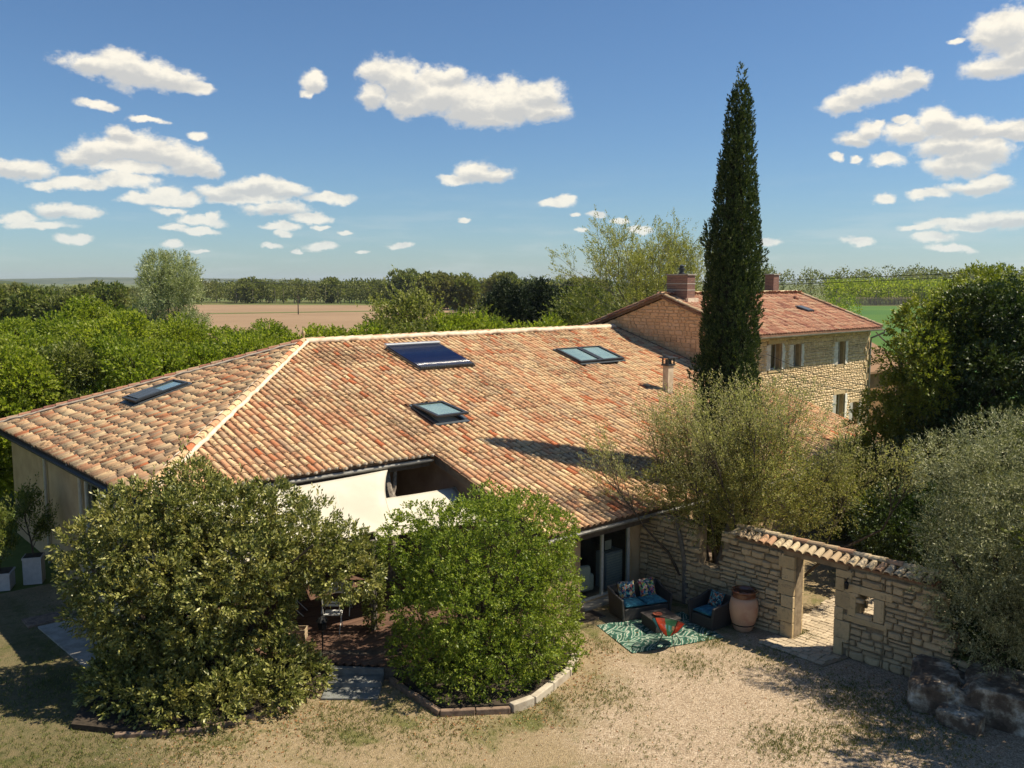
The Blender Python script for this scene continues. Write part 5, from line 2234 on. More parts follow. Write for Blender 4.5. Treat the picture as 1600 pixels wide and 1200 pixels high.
M_BOULD, n_, p_ = mat('lichened_boulder')
c_ = n_.ramp(n_.noise(n_.pos, 1.8, 6, .68), [(.36, (0.08, 0.055, 0.036)), (.47, (0.17, 0.12, 0.08)), (.54, (0.38, 0.31, 0.22)), (.64, (0.68, 0.61, 0.49))])
n_.put(p_.inputs['Base Color'], n_.mix(n_.m('MULTIPLY', n_.step(n_.noise(n_.pos, 5, 5), .5, .68), .6), c_, (0.09, 0.065, 0.04)))
p_.inputs['Roughness'].default_value = .95
n_.put(p_.inputs['Normal'], n_.bump(n_.noise(n_.pos, 9, 6, .7), .8, .06))
p = cw(9.25, 18.45)
boulder('boulder', 'large flat-topped boulder nearest the end of the garden wall', (p.x, p.y, .26), (1.0, .75, .52), 3, M_BOULD)
p = cw(10.35, 17.7)
boulder('boulder', 'biggest boulder at the bottom right with a pale crest', (p.x, p.y, .28), (1.1, .9, .62), 5, M_BOULD)
p = cw(9.15, 17.35)
boulder('boulder', 'small cracked boulder lying in front of the two big ones', (p.x, p.y, .14), (.48, .36, .26), 8, M_BOULD)
p = cw(9.6, 19.3)
boulder('boulder', 'low pale rock tucked against the foot of the garden wall', (p.x, p.y, .30), (.6, .35, .42), 9, M_BOULD)

# ------------------------------------------------------------------ vegetation
def unit(a):
    return a / np.maximum(np.linalg.norm(a, axis=1, keepdims=True), 1e-9)


def leaf_quads(P, D, L, Wd, rs, fold=.25):
    """one folded leaf per point: base, left, tip, right"""
    n = len(P)
    r_ = unit(rs.normal(size=(n, 3)))
    s = unit(np.cross(D, r_))
    u = np.cross(s, D)
    L = np.broadcast_to(L, (n,))[:, None] * rs.uniform(.7, 1.25, (n, 1))
    Wd = np.broadcast_to(Wd, (n,))[:, None] * rs.uniform(.75, 1.2, (n, 1))
    m_ = P + D * L * .48
    v = np.stack([P, m_ + s * Wd / 2 + u * Wd * fold, P + D * L, m_ - s * Wd / 2 + u * Wd * fold], axis=1)
    return v.reshape(-1, 3), np.arange(n * 4).reshape(-1, 4)


def sprigs(O, D, k, ln, L, Wd, rs, splay=.9, droop=0.0):
    """k leaves set along short shoots"""
    n = len(O)
    ln = np.broadcast_to(ln, (n,))
    t = (np.arange(k) + .6) / k
    a = unit(np.cross(D, unit(rs.normal(size=(n, 3)))))
    b = np.cross(D, a)
    ph = rs.uniform(0, 6.28, (n, 1)) + np.arange(k)[None] * 2.399
    P = O[:, None] + D[:, None] * (t[None, :, None] * ln[:, None, None])
    P = P + rs.normal(0, .012, P.shape)
    if droop:
        P[..., 2] -= droop * (t[None, :] ** 2) * ln[:, None]
    rad = a[:, None] * np.cos(ph)[..., None] + b[:, None] * np.sin(ph)[..., None]
    open_ = (splay * (1 - .45 * t))[None, :, None]
    LD = unit((D[:, None] + rad * open_ + rs.normal(0, .12, P.shape)).reshape(-1, 3))
    return leaf_quads(P.reshape(-1, 3), LD, L, Wd, rs)


def shell(c, r, n, rs, inner=.82, zmin=.02, squash=None):
    """points over an ellipsoid's skin -> lobe centres"""
    d_ = unit(rs.normal(size=(n * 2, 3)))
    p = np.array(c) + d_ * np.array(r) * rs.uniform(inner - .12, inner + .08, (len(d_), 1))
    ok = p[:, 2] > zmin
    return p[ok][:n]


def lobed(lobes, n, rs, depth=.35, zmin=.03, hide=.75, up=.25):
    """points and outward directions over many small lobes; deep-buried ones dropped"""
    lobes = np.asarray(lobes, float)
    area = (lobes[:, 3] * lobes[:, 4] + lobes[:, 4] * lobes[:, 5] + lobes[:, 3] * lobes[:, 5])
    idx = rs.choice(len(lobes), int(n * 1.9), p=area / area.sum())
    d_ = unit(rs.normal(size=(len(idx), 3)))
    R_ = lobes[idx, 3:6]
    k = 1 - depth * rs.random((len(idx), 1)) ** 1.6
    P = lobes[idx, :3] + d_ * R_ * k
    keep = P[:, 2] > zmin
    P, d_, R_ = P[keep], d_[keep], R_[keep]
    bur = np.zeros(len(P), dtype=int)
    for lb in lobes:
        q = (P - lb[:3]) / (lb[3:6] * hide)
        bur += (q * q).sum(1) < 1
    keep = (bur < 1) | (rs.random(len(P)) < .12)
    P, d_, R_ = P[keep][:n], d_[keep][:n], R_[keep][:n]
    D = unit(d_ / R_ + rs.normal(0, .35, P.shape) + np.array((0, 0, up)) * 1.0)
    return P, D


def crown(name, P, D, k, ln, L, Wd, m_, rs, parent, splay=.9, droop=0.0):
    v, f = sprigs(P, D, k, ln, L, Wd, rs, splay, droop)
    o = link(name, np_mesh(name, v, f, m_), parent)
    return o


def sub_lobes(c, r, n, r0, r1, rs, zmin=.2, inner=.80):
    p = shell(c, r, n, rs, inner, zmin)
    rr = rs.uniform(r0, r1, (len(p), 1))
    sc = np.concatenate([rr * rs.uniform(.9, 1.2, rr.shape), rr * rs.uniform(.9, 1.2, rr.shape), rr * rs.uniform(.75, 1.0, rr.shape)], 1)
    return np.concatenate([p, sc], 1)


def branches(root, h, spread, rs, levels=3, kids=(5, 4, 3), r0=.08, up=.7, trunk=.35, lean=(0, 0), start=.35, wob=.12, taper=.55):
    """grow a branching skeleton; returns mesh builder and tip points with directions"""
    b = MB()
    tips = []

    def grow(p, d_, L, r_, lv):
        n = 5 if lv == 0 else 4
        pts, rad = [Vector(p)], [r_]
        q, dd = Vector(p), Vector(d_)
        for i in range(n):
            dd = (dd + Vector(rs.normal(0, wob, 3)) + Vector((0, 0, .05 if lv else .1))).normalized()
            q = q + dd * (L / n)
            pts.append(q.copy())
            rad.append(r_ * (1 - (1 - taper) * (i + 1) / n))
        b.tube(pts, rad, 7 if lv == 0 else (5 if lv == 1 else 3), lv == 0)
        if lv >= levels:
            for i in range(1, len(pts)):
                tips.append((pts[i], dd.copy()))
            return
        kk = kids[min(lv, len(kids) - 1)]
        for j in range(kk):
            t = start + (1 - start) * (j + rs.random()) / kk
            i = min(int(t * n), n - 1)
            p0 = pts[i].lerp(pts[i + 1], t * n - i)
            ang = rs.uniform(0, 6.28)
            side = dd.orthogonal().normalized()
            side.rotate(Matrix.Rotation(ang, 3, dd))
            nd = (dd * up + side * spread + Vector((0, 0, .15))).normalized()
            grow(p0, nd, L * rs.uniform(.5, .75), rad[i] * .6, lv + 1)
        grow(pts[-1], dd, L * .55, rad[-1] * .9, lv + 1)

    grow(root, Vector((lean[0], lean[1], 1)).normalized(), h * trunk + .01, r0, 0)
    return b, tips


def fit(b, pts, h):
    """stretch a skeleton to the height wanted"""
    k = h / max(p[2] for p in b.v)
    b.v = [(p[0] * k, p[1] * k, p[2] * k) for p in b.v]
    return None if pts is None else pts * k


def tips_np(tips):
    return np.array([tuple(t[0]) for t in tips]), unit(np.array([tuple(t[1]) for t in tips]))


# --- the big laurel at the left
rs = np.random.default_rng(101)
lau = thing('laurel_shrub', 'huge rounded olive-green laurel in front of the left barn corner', 'shrub')


def C3(X, Y, Z):
    p = cw(X, Y, Z)
    return np.array((p.x, p.y, p.z))


lob = []
for (px, py, rp, Y) in ((150, 872, 48, 19.2), (164, 936, 46, 19.2), (204, 822, 55, 19.4), (269, 811, 57, 19.6), (330, 806, 53, 19.8), (392, 807, 55, 19.7), (449, 822, 53, 19.6), (502, 860, 46, 19.5), (532, 886, 29, 19.4), (254, 882, 81, 18.9), (340, 882, 85, 18.8), (420, 878, 63, 18.9), (214, 950, 61, 18.8), (304, 955, 74, 18.6), (389, 960, 64, 18.8), (250, 1040, 61, 18.9), (330, 1045, 70, 18.8), (402, 1045, 59, 19.0), (449, 1050, 29, 19.1), (200, 1055, 40, 19.2), (188, 1005, 42, 19.2), (304, 768, 28, 19.9), (374, 788, 26, 19.8), (464, 886, 39, 19.3), (330, 1105, 40, 17.9), (254, 1105, 39, 17.9), (398, 1088, 37, 18.2), (204, 1100, 33, 18.2), (290, 1110, 37, 17.8), (366, 1100, 37, 18.0), (168, 1075, 31, 18.5)):
    D_ = Y
    X = (px - 800) / 1400 * D_ * 1.02
    Z = 9 - D_ * math.tan(math.atan((py - 600) / 1400) + PITCH)
    r_ = rp / 71.0
    c = C3(X, Y, max(Z, .45))
    lob.append(sub_lobes(c, (r_, r_, r_ * .9), int(5 + 9 * r_), .24, .44, rs, .15, .9))
    lob.append(np.array([[*c, r_ * .78, r_ * .78, r_ * .7]]))
lob = np.concatenate(lob)
P, D = lobed(lob, 13500, rs, .25, .05, .80, .3)
crown('foliage', P, D, 9, .20, .11, .048, L_LAUREL, rs, lau, .95)
# a few long shoots above the crown
sh = []
for (X, Y, Z, L_) in ((-7.3, 19.6, 4.2, 1.3), (-7.6, 19.4, 4.1, 1.0), (-6.9, 19.5, 4.2, .9), (-8.6, 18.6, 3.4, .6), (-8.2, 18.4, 3.6, .55), (-4.5, 19.4, 3.7, .7), (-3.9, 19.3, 3.3, .6), (-5.3, 19.2, 3.9, .6), (-8.9, 19.0, 3.0, .5), (-3.6, 19.6, 2.9, .6), (-6.0, 19.3, 4.1, .6)):
    p0 = C3(X, Y, Z)
    for q in range(7):
        sh.append((p0 + rs.normal(0, .12, 3), unit((np.array((0, 0, 1.0)) + rs.normal(0, .25, 3))[None])[0], L_))
Ps, Ds, Ls = np.array([s_[0] for s_ in sh]), np.array([s_[1] for s_ in sh]), np.array([s_[2] for s_ in sh])
stuff(crown('shoots', Ps, Ds, 16, Ls, .10, .042, L_LAUREL, rs, lau, .9))
b = MB()
for i in range(9):
    p0 = C3(-6.6 + rs.uniform(-.6, .6), 19.0 + rs.uniform(-.4, .4), 0)
    p1 = C3(-6.6 + rs.uniform(-2.6, 2.6), 19.2 + rs.uniform(-1, 1), rs.uniform(2.2, 3.8))
    m_ = (p0 + p1) / 2 + np.array((0, 0, .5))
    b.tube([p0, m_, p1], [.07, .05, .02], 6)
b.build('trunk', M_BARK, lau)

# --- the clipped bright green shrub
rs = np.random.default_rng(102)
hed = thing('clipped_shrub', 'tall clipped bright green shrub inside the stone kerb in front of the terrace', 'shrub')
lob = []
for (X, Y, Z, rx, rz, n) in ((-.55, 20.2, 1.6, 2.15, 1.55, 64), (-.35, 20.5, 2.7, 1.85, 1.35, 44), (.55, 20.4, 1.5, 1.15, 1.5, 24), (-1.7, 20.0, 1.1, 1.15, 1.25, 24), (.3, 20.6, 3.1, 1.0, .95, 14), (-.1, 19.7, .7, 1.6, .8, 22), (-1.95, 20.5, 2.6, .75, .75, 14), (-2.45, 20.6, 3.05, .5, .45, 8), (-1.2, 20.4, 3.3, .8, .6, 12), (-.9, 19.1, .55, 1.0, .5, 16), (.1, 19.3, .55, .8, .5, 14), (-1.9, 19.5, .5, .7, .45, 10), (.7, 20.2, .6, .55, .6, 10)):
    c = C3(X, Y, Z)
    lob.append(sub_lobes(c, (rx, rx * .88, rz), n, .30, .46, rs, .12, .86))
    lob.append(np.array([[*c, rx * .86, rx * .76, rz * .86]]))
lob = np.concatenate(lob)
P, D = lobed(lob, 16500, rs, .25, .05, .82, .3)
crown('foliage', P, D, 8, .15, .07, .04, L_HEDGE, rs, hed, .95)
sh = []
for i in range(46):
    a = rs.uniform(0, 6.28)
    r_ = rs.uniform(0, 1.5)
    p0 = C3(-.3 + r_ * math.cos(a), 20.5 + r_ * math.sin(a) * .8, 3.75 - .25 * r_ ** 2 * .5)
    sh.append((p0, unit((np.array((0, 0, 1.0)) + rs.normal(0, .4, 3))[None])[0], rs.uniform(.25, .6)))
for i in range(10):
    sh.append((C3(-2.0 + rs.uniform(-.3, .4), 20.4, 3.0 + rs.uniform(-.2, .3)), unit((np.array((-.2, 0, 1.0)) + rs.normal(0, .4, 3))[None])[0], .5))
Ps, Ds, Ls = np.array([s_[0] for s_ in sh]), np.array([s_[1] for s_ in sh]), np.array([s_[2] for s_ in sh])
stuff(crown('shoots', Ps, Ds, 12, Ls, .066, .034, L_HEDGE, rs, hed, .9))
b = MB()
for i in range(8):
    p0 = C3(-.6 + rs.uniform(-.5, .5), 20.2 + rs.uniform(-.4, .4), 0)
    p1 = C3(-.5 + rs.uniform(-1.6, 1.6), 20.2 + rs.uniform(-1, 1), rs.uniform(1.8, 3.4))
    b.tube([p0, (p0 + p1) / 2 + np.array((0, 0, .4)), p1], [.06, .04, .015], 6)
b.build('trunk', M_BARK, hed)

# ivy on the timber post between the sails
rs = np.random.default_rng(103)
iv = thing('climbing_ivy', 'dark climbing ivy round the timber post between the shade sails', 'climber')
n = 420
t = rs.uniform(0, 1, n)
g = rs.uniform(0, 6.28, n)
P = np.stack([-4.35 + (.10 + .10 * t) * np.cos(g), 2.3 + (.10 + .10 * t) * np.sin(g), .4 + 2.3 * t], 1)
D = unit(np.stack([np.cos(g), np.sin(g), rs.normal(.2, .4, n)], 1))
v, f = sprigs(P, D, 5, .16, .07, .05, rs)
link('foliage', np_mesh('foliage', v, f, L_MID), iv)

# --- the cypress
rs = np.random.default_rng(104)
CX, CY = 7.45, .42
cyp = thing('italian_cypress', 'very tall narrow dark cypress rising above the barn roof', 'cypress tree', (CX, CY, 0))
LEAN = (.020, .006)


def cyp_r(z):
    return np.interp(z, [0, 1.5, 4, 6.5, 8.8, 11.0, 12.8, 14.0, 14.9, 15.7], [.45, .82, .93, .94, .83, .66, .47, .29, .13, .01])


lob = []
for i in range(700):
    z = rs.uniform(.8, 14.7)
    g = rs.uniform(0, 6.28)
    r_ = cyp_r(z) * rs.uniform(.55, .90)
    s_ = rs.uniform(.10, .19) * (.5 + cyp_r(z) * .6)
    lob.append((r_ * math.cos(g), r_ * math.sin(g), z, s_, s_, s_ * rs.uniform(2.4, 4.2)))
# second leader and the ragged tufts
ZT = 14.35
for i in range(70):
    t = rs.uniform(0, 1)
    z = 9.0 + t * 5.3
    r_ = .30 * (1 - t) + .03
    g = rs.uniform(0, 6.28)
    lob.append(((.46 - .28 * t) * UX + r_ * math.cos(g), -(.46 - .28 * t) * UY + r_ * math.sin(g), z, .13 * (1.1 - t * .7), .13 * (1.1 - t * .7), .45))
for (ox, z, s_) in ((.86, 9.45, .13), (.95, 9.75, .09), (-.74, 10.6, .14), (-.80, 10.3, .15), (-.98, 6.3, .16), (-1.02, 6.1, .14)):
    lob.append((ox * UX, -ox * UY, z, s_, s_, s_ * 2))
for z in np.linspace(14.0, 15.25, 7):
    s_ = .10 * (15.8 - z) / 1.4 + .02
    lob.append((0, 0, z, s_, s_, .22))
core = [(0, 0, z, cyp_r(z) * .82, cyp_r(z) * .82, .9) for z in np.arange(1.5, 14.3, .9)]
lob = np.array(lob + core)
lob[:, 0] += LEAN[0] * lob[:, 2] * UX
lob[:, 1] -= LEAN[0] * lob[:, 2] * UY
P, D = lobed(lob, 36000, rs, .30, .5, .8, .2)
D = unit(D + np.array((0, 0, 1.3)))
crown('foliage', P, D, 6, .13, .08, .038, L_CYP, rs, cyp, .4)
b = MB()
b.tube([(0, 0, 0), (.03, 0, 1.5), (.06, -.03, 4), (.10, -.06, 7), (.14, -.10, 10), (.19, -.14, 12.5), (.22, -.17, 14.2)], [.2, .3, .5, .5, .38, .22, .04], 9)  # trunk swollen into a dark core, added to close see-through gaps in the crown
b.build('trunk', simple('dark_cypress_twigs', (0.035, 0.032, 0.018), .95, bump=.8, bscale=25), cyp)

# --- thin-leaved shrub tree in front of the cypress
rs = np.random.default_rng(105)
shr = thing('sparse_shrub_tree', 'airy yellow-olive shrub with thin upright twigs round the foot of the cypress', 'shrub')
allb = MB()
Pt, Dt = [], []
stems = []
for i in range(20):
    X = 6.9 + rs.normal(0, 2.1)
    Y = 24.6 + rs.normal(0, .7)
    stems.append((X, Y, rs.uniform(1.5, 2.6)))
for (X, Y, z0) in stems:
    base = C3(6.0 + (X - 6.0) * .25, 24.9 + (Y - 24.9) * .3, 0)
    p1 = C3(6.0 + (X - 6.0) * .7, Y, z0)
    allb.tube([base, (base + p1) / 2 + np.array((0, 0, .3)), p1], [.05, .04, .028], 5)
    d0 = unit(np.array([[(X - 6.4) * .16 * UX, -(X - 6.4) * .16 * UY, 1.0]]))[0]
    k_ = 1 - min(1, abs(X - 6.8) / 5.2)
    bb, tips = branches(p1, (3.5 + 2.5 * k_) * 1.0, .62, rs, 3, (5, 4, 3), .028, .95, .36, (d0[0], d0[1]), .15, .10)
    allb.add(bb.v, bb.f)
    a, c = tips_np(tips)
    Pt.append(a)
    Dt.append(c)
Pt, Dt = np.concatenate(Pt), np.concatenate(Dt)
allb.build('twigs', M_BARK, shr)
keep = rs.random(len(Pt)) < min(1, 13000 / len(Pt))
P, D = Pt[keep], Dt[keep]
P = P + rs.normal(0, .06, P.shape)
crown('foliage', P, D, 5, .20, .062, .026, L_SPARSE, rs, shr, .9)
# denser lower skirt
lob = []
for (X, Y, Z, rx, rz, n) in ((6.4, 24.5, 2.9, 2.3, 1.0, 40), (8.6, 24.6, 3.1, 1.9, 1.1, 28), (4.7, 24.6, 3.4, 1.3, .8, 18), (7.1, 24.2, 3.9, 1.8, .9, 26)):
    c = C3(X, Y, Z)
    lob.append(sub_lobes(c, (rx, rx * .55, rz), n, .28, .5, rs, 1.0, .8))
lob = np.concatenate(lob)
P, D = lobed(lob, 4800, rs, .5, .9, .5, .4)
crown('lower_foliage', P, D, 8, .26, .064, .028, leaf_mat('olive_leaf_skirt', [(0, (0.09, 0.11, 0.028)), (0.4, (0.18, 0.185, 0.05)), (0.8, (0.28, 0.26, 0.08)), (1, (0.38, 0.31, 0.13))], .4, .5), rs, shr, .9)
b = MB()
for (X, Y, X2, Z2) in ((5.1, 24.3, 5.3, 2.6), (5.4, 24.5, 6.2, 2.9), (4.9, 24.4, 4.6, 2.4)):
    b.tube([C3(X, Y, 0), C3((X + X2) / 2 + .1, Y, Z2 / 2), C3(X2, Y, Z2)], [.10, .08, .05], 7)
b.build('trunk', M_BARKG, shr)

# --- grey olive at the right
rs = np.random.default_rng(106)
oli = thing('olive_tree', 'silvery grey olive tree hanging over the right end of the garden wall', 'olive tree')
lob = []
for (X, Y, Z, rx, rz, n) in ((10.5, 18.9, 3.3, 1.6, 1.5, 40), (11.4, 19.3, 3.9, 1.8, 1.6, 34), (10.0, 19.0, 2.8, 1.0, 1.0, 18), (10.4, 19.8, 4.9, 1.2, 1.0, 20), (12.2, 18.8, 3.0, 1.8, 1.7, 22), (12.0, 20.2, 5.3, 1.5, 1.1, 14), (10.6, 18.5, 2.0, 1.2, .9, 20), (11.8, 18.3, 1.7, 1.2, .9, 14)):
    c = C3(X, Y, Z)
    lob.append(sub_lobes(c, (rx, rx * .85, rz), n, .30, .58, rs, 1.2, .82))
    lob.append(np.array([[*c, rx * .62, rx * .55, rz * .62]]))
lob = np.concatenate(lob)
P, D = lobed(lob, 10500, rs, .42, 1.0, .62, .35)
crown('foliage', P, D, 10, .27, .07, .019, L_OLIVE, rs, oli, .75)
b = MB()
for (x0, x1, z1) in ((10.6, 9.6, 3.2), (10.8, 10.6, 4.4), (10.9, 11.9, 4.2), (10.7, 11.2, 3.0)):
    b.tube([C3(x0, 19.1, 0), C3(x0 + .1, 19.15, 1.2), C3((x0 + x1) / 2, 19.2, 2.2), C3(x1, 19.2, z1)], [.13, .11, .07, .03], 8)
b.build('trunk', M_BARK, oli)

# --- dark ivy-clad tree and its golden neighbour
rs = np.random.default_rng(107)
ivy = thing('ivy_clad_tree', 'massive dark ivy-covered tree at the right edge', 'tree')
lob = []
for (X, Y, Z, rx, ry, rz, n) in ((16.4, 30.5, 5.4, 1.9, 2.0, 3.1, 54), (17.9, 31.0, 5.2, 2.3, 2.0, 3.6, 44), (16.6, 31.0, 7.3, 1.8, 1.6, 1.5, 26), (15.6, 30.0, 2.6, 1.7, 1.8, 2.4, 30), (17.6, 29.5, 2.6, 2.3, 1.8, 2.4, 24), (13.7, 29.8, 2.0, 1.6, 1.4, 1.6, 20)):
    c = C3(X, Y, Z)
    lob.append(sub_lobes(c, (rx, ry, rz), n, .40, .75, rs, .3, .82))
    lob.append(np.array([[*c, rx * .74, ry * .7, rz * .74]]))
lob = np.concatenate(lob)
P, D = lobed(lob, 16000, rs, .28, .05, .72, .2)
crown('foliage', P, D, 7, .26, .125, .085, L_IVY, rs, ivy, 1.0)
b = MB()
b.tube([C3(16.4, 30.8, 0), C3(16.3, 30.8, 3), C3(16.7, 30.8, 7)], [.4, .3, .1], 9)
b.build('trunk', M_BARK, ivy)
gol = thing('golden_tree', 'yellow-green leafy tree just left of the dark ivy-clad tree', 'tree')
lob = []
for (X, Y, Z, rx, rz, n) in ((15.3, 31.6, 7.4, 1.6, 1.3, 30), (13.9, 30.6, 5.9, 1.3, 1.4, 24), (17.4, 33, 8.1, 2.0, 1.2, 26), (13.6, 32.0, 3.8, 1.2, 1.0, 16), (13.3, 31.6, 2.2, 1.7, 1.0, 20), (15.0, 32.4, 4.4, 1.3, 1.6, 14), (19.4, 34, 8.0, 1.8, 1.4, 16)):
    c = C3(X, Y, Z)
    lob.append(sub_lobes(c, (rx, rx * .9, rz), n, .34, .6, rs, .3, .82))
lob = np.concatenate(lob)
P, D = lobed(lob, 7000, rs, .45, .05, .6, .3)
crown('foliage', P, D, 8, .3, .12, .06, L_GOLD, rs, gol, .95)
bb, tips = branches(C3(15.4, 33.2, 0), 9.0, .7, rs, 2, (6, 4), .26, .8, .45)
bb.build('trunk', M_BARK, gol)

# a low evergreen mass behind the garden wall, and spiky palms
rs = np.random.default_rng(108)
for (nm, lb, X, Y, rx, rz, m_, nn) in (('evergreen_shrub', 'dark evergreen shrub behind the garden wall left of the olive tree', 11.9, 26.2, 1.9, 1.6, L_IVY, 3600),
                                       ('evergreen_shrub', 'low golden-green bush below the stone house corner', 12.2, 30.5, 1.3, 1.6, L_GOLD, 2200),
                                       ('evergreen_shrub', 'shadowy evergreen bush under the ivy-clad tree', 14.6, 26.5, 2.3, 1.8, L_IVY, 4200),
                                       ('evergreen_shrub', 'dark bush beyond the boulders below the olive tree', 11.6, 20.3, 2.1, 1.0, L_IVY, 3600)):
    t = thing(nm, lb, 'shrub')
    c = C3(X, Y, rz * .85)
    lob = np.concatenate([sub_lobes(c, (rx, rx * .8, rz), 36, .35, .6, rs, .2), np.array([[*c, rx * .75, rx * .6, rz * .75]])])
    P, D = lobed(lob, nn, rs, .3, .05, .7, .3)
    crown('foliage', P, D, 7, .24, .11, .06, m_, rs, t, .95)
    b = MB()
    b.tube([C3(X, Y, 0), C3(X + .1, Y, rz)], [.09, .04], 6)
    b.build('trunk', M_BARK, t)


def palm(name, label, X, Y, zt, L_, n, m_):
    t = thing(name, label, 'palm', tuple(C3(X, Y, 0)))
    b = MB()
    b.tube([(0, 0, 0), (.03, 0, zt * .5), (0, 0, zt)], [.11, .10, .09], 8)
    b.build('trunk', M_BARK, t)
    b = MB()
    for i in range(n):
        g = i * 2.399
        e = 1.35 - 1.5 * i / n
        d_ = Vector((math.cos(g) * math.cos(e), math.sin(g) * math.cos(e), math.sin(e)))
        s_ = d_.cross(Vector((0, 0, 1))).normalized()
        p0 = Vector((0, 0, zt))
        p1 = p0 + d_ * L_ * .55
        p2 = p0 + d_ * L_ + Vector((0, 0, -.12 * L_))
        w_ = .035
        b.add([p0 - s_ * w_ * .5, p0 + s_ * w_ * .5, p1 + s_ * w_, p2, p1 - s_ * w_, ], [(0, 1, 2, 3, 4)])
    b.build('leaves', m_, t)


palm('yucca', 'spiky pale yucca beside the lower shutters of the stone house', 12.7, 33.5, 2.6, .95, 70, L_WILLOW)
palm('yucca', 'spiky dark yucca just behind the garden wall gate', 11.3, 27.5, 1.9, .95, 60, L_MID)
palm('yucca', 'small palm in front of the dark bushes behind the wall', 13.3, 27.0, 1.2, .9, 50, L_MID)
# pale flowering bush glimpsed between them
rs = np.random.default_rng(109)
t = thing('flowering_bush', 'pink-white blossoming bush under the golden tree', 'bush')
c = C3(13.4, 30.0, 3.0)
P = c + rs.normal(0, .38, (700, 3)) * np.array((1, 1, .6))
v, f = leaf_quads(P, unit(rs.normal(size=P.shape)), .09, .08, rs)
link('blossom', np_mesh('blossom', v, f, simple('pale_pink_petal', (0.66, 0.54, 0.46), .8)), t)
P = c + rs.normal(0, .5, (1500, 3)) * np.array((1, 1, .8)) - np.array((0, 0, .4))
v, f = leaf_quads(P, unit(rs.normal(size=P.shape)), .10, .05, rs)
link('foliage', np_mesh('foliage', v, f, L_MID), t)
b = MB()
b.tube([C3(13.4, 30.0, 0), C3(13.4, 30.0, 2.9)], [.06, .03], 6)
b.build('trunk', M_BARK, t)

# --- trees and tall shrubs behind the barn: four built, the rest copied with their own turn and size
ORD = ['first', 'second', 'third', 'fourth', 'fifth', 'sixth', 'seventh', 'eighth', 'ninth', 'tenth', 'eleventh', 'twelfth', 'thirteenth', 'fourteenth', 'fifteenth', 'sixteenth', 'seventeenth', 'eighteenth', 'nineteenth', 'twentieth']


def tree_proto(seed, h, w, m_, nl, k, L_, Wd, lob_n=34, trunkh=.3, l0=.16, l1=.27, ln=.35, up=.35, hide=.55):
    rs_ = np.random.default_rng(seed)
    t = link('tree', None)
    c = np.array((0, 0, h * (.5 + trunkh * .5)))
    rz = h * (1 - trunkh) * .5
    lobs = np.concatenate([sub_lobes(c, (w, w, rz), lob_n, w * l0 * 1.3, w * l1 * 1.3, rs_, h * .12, .80),
                           sub_lobes(c - np.array((0, 0, rz * .25)), (w * .6, w * .6, rz * .7), lob_n // 3, w * l0 * 1.4, w * l1 * 1.5, rs_, h * .1, .80)])
    P_, D_ = lobed(lobs, nl, rs_, .5, .1, hide, up)
    crown('crown', P_, D_, k, ln, L_, Wd, m_, rs_, t, .9)
    bb_, tips_ = branches((0, 0, 0), h, .6, rs_, 2, (6, 4), h * .022, .8, .55, (0, 0), .3)
    fit(bb_, None, h * .93)
    kx = min(1.0, w * .85 / max(math.hypot(p[0], p[1]) for p in bb_.v))
    bb_.v = [(p[0] * kx, p[1] * kx, p[2]) for p in bb_.v]
    bb_.build('trunk', M_BARK, t)
    return t


def copy_tree(src, name, label, cat, loc, rz, sc, group=None):
    o = src.copy()
    o.name = name
    COL.objects.link(o)
    o.location = loc
    o.rotation_euler = (0, 0, rz)
    o.scale = sc if hasattr(sc, '__len__') else (sc, sc, sc)
    tag(o, label, cat, group)
    for ch_ in list(src.children):
        c_ = ch_.copy()
        COL.objects.link(c_)
        c_.parent = o
    return o


def drop(src):
    for ch_ in list(src.children):
        bpy.data.objects.remove(ch_)
    bpy.data.objects.remove(src)


protos = [tree_proto(200 + i, 7.0, 2.5, L_LIME if i != 2 else L_MID, 5200, 7, .16, .10, 40, .12) for i in range(4)]
rs = np.random.default_rng(120)
row = []          # (camera X, distance, height)
for i in range(16):
    x = -14.5 + i * 2.35
    y = 23.8 + rs.uniform(-.6, .8)
    row.append((x, y, (6.3, 6.5, 6.8, 6.6, 6.4, 6.9, 6.4, 6.6, 6.9, 6.5, 7.0, 7.2, 7.0, 7.2, 6.9, 6.8)[i] + rs.uniform(-.3, .3)))
for i, (x, y, h) in enumerate(row):
    s_ = h / 7.0
    copy_tree(protos[[0, 1, 3, 0, 2, 1, 3][i % 7]], 'leafy_tree', 'fresh green tree of the row behind the barn roof, %s from the left' % ORD[i], 'tree', (x, y, 0), rs.uniform(0, 6.28), (s_, s_, s_), 'fresh green trees behind the barn roof')
k = 0
for (px, D_, h) in sorted(((60, 47, 6.6), (120, 52, 7.2), (185, 50, 7.3), (255, 55, 7.0), (330, 56, 6.6), (-20, 44, 6.4), (20, 60, 6.5), (150, 66, 7.9), (-60, 52, 6.6), (410, 60, 6.4))):
    p = pyw(px, D_)
    s_ = h / 7.0
    copy_tree(protos[[1, 0, 3, 1][k % 4]], 'leafy_tree', 'lime-green tree in the grove beyond the left barn slope, %s from the left' % ORD[k], 'tree', p, rs.uniform(0, 6.28), (s_ * 1.1, s_ * 1.1, s_), 'lime-green grove at the left')
    k += 1
for pr in protos:
    drop(pr)

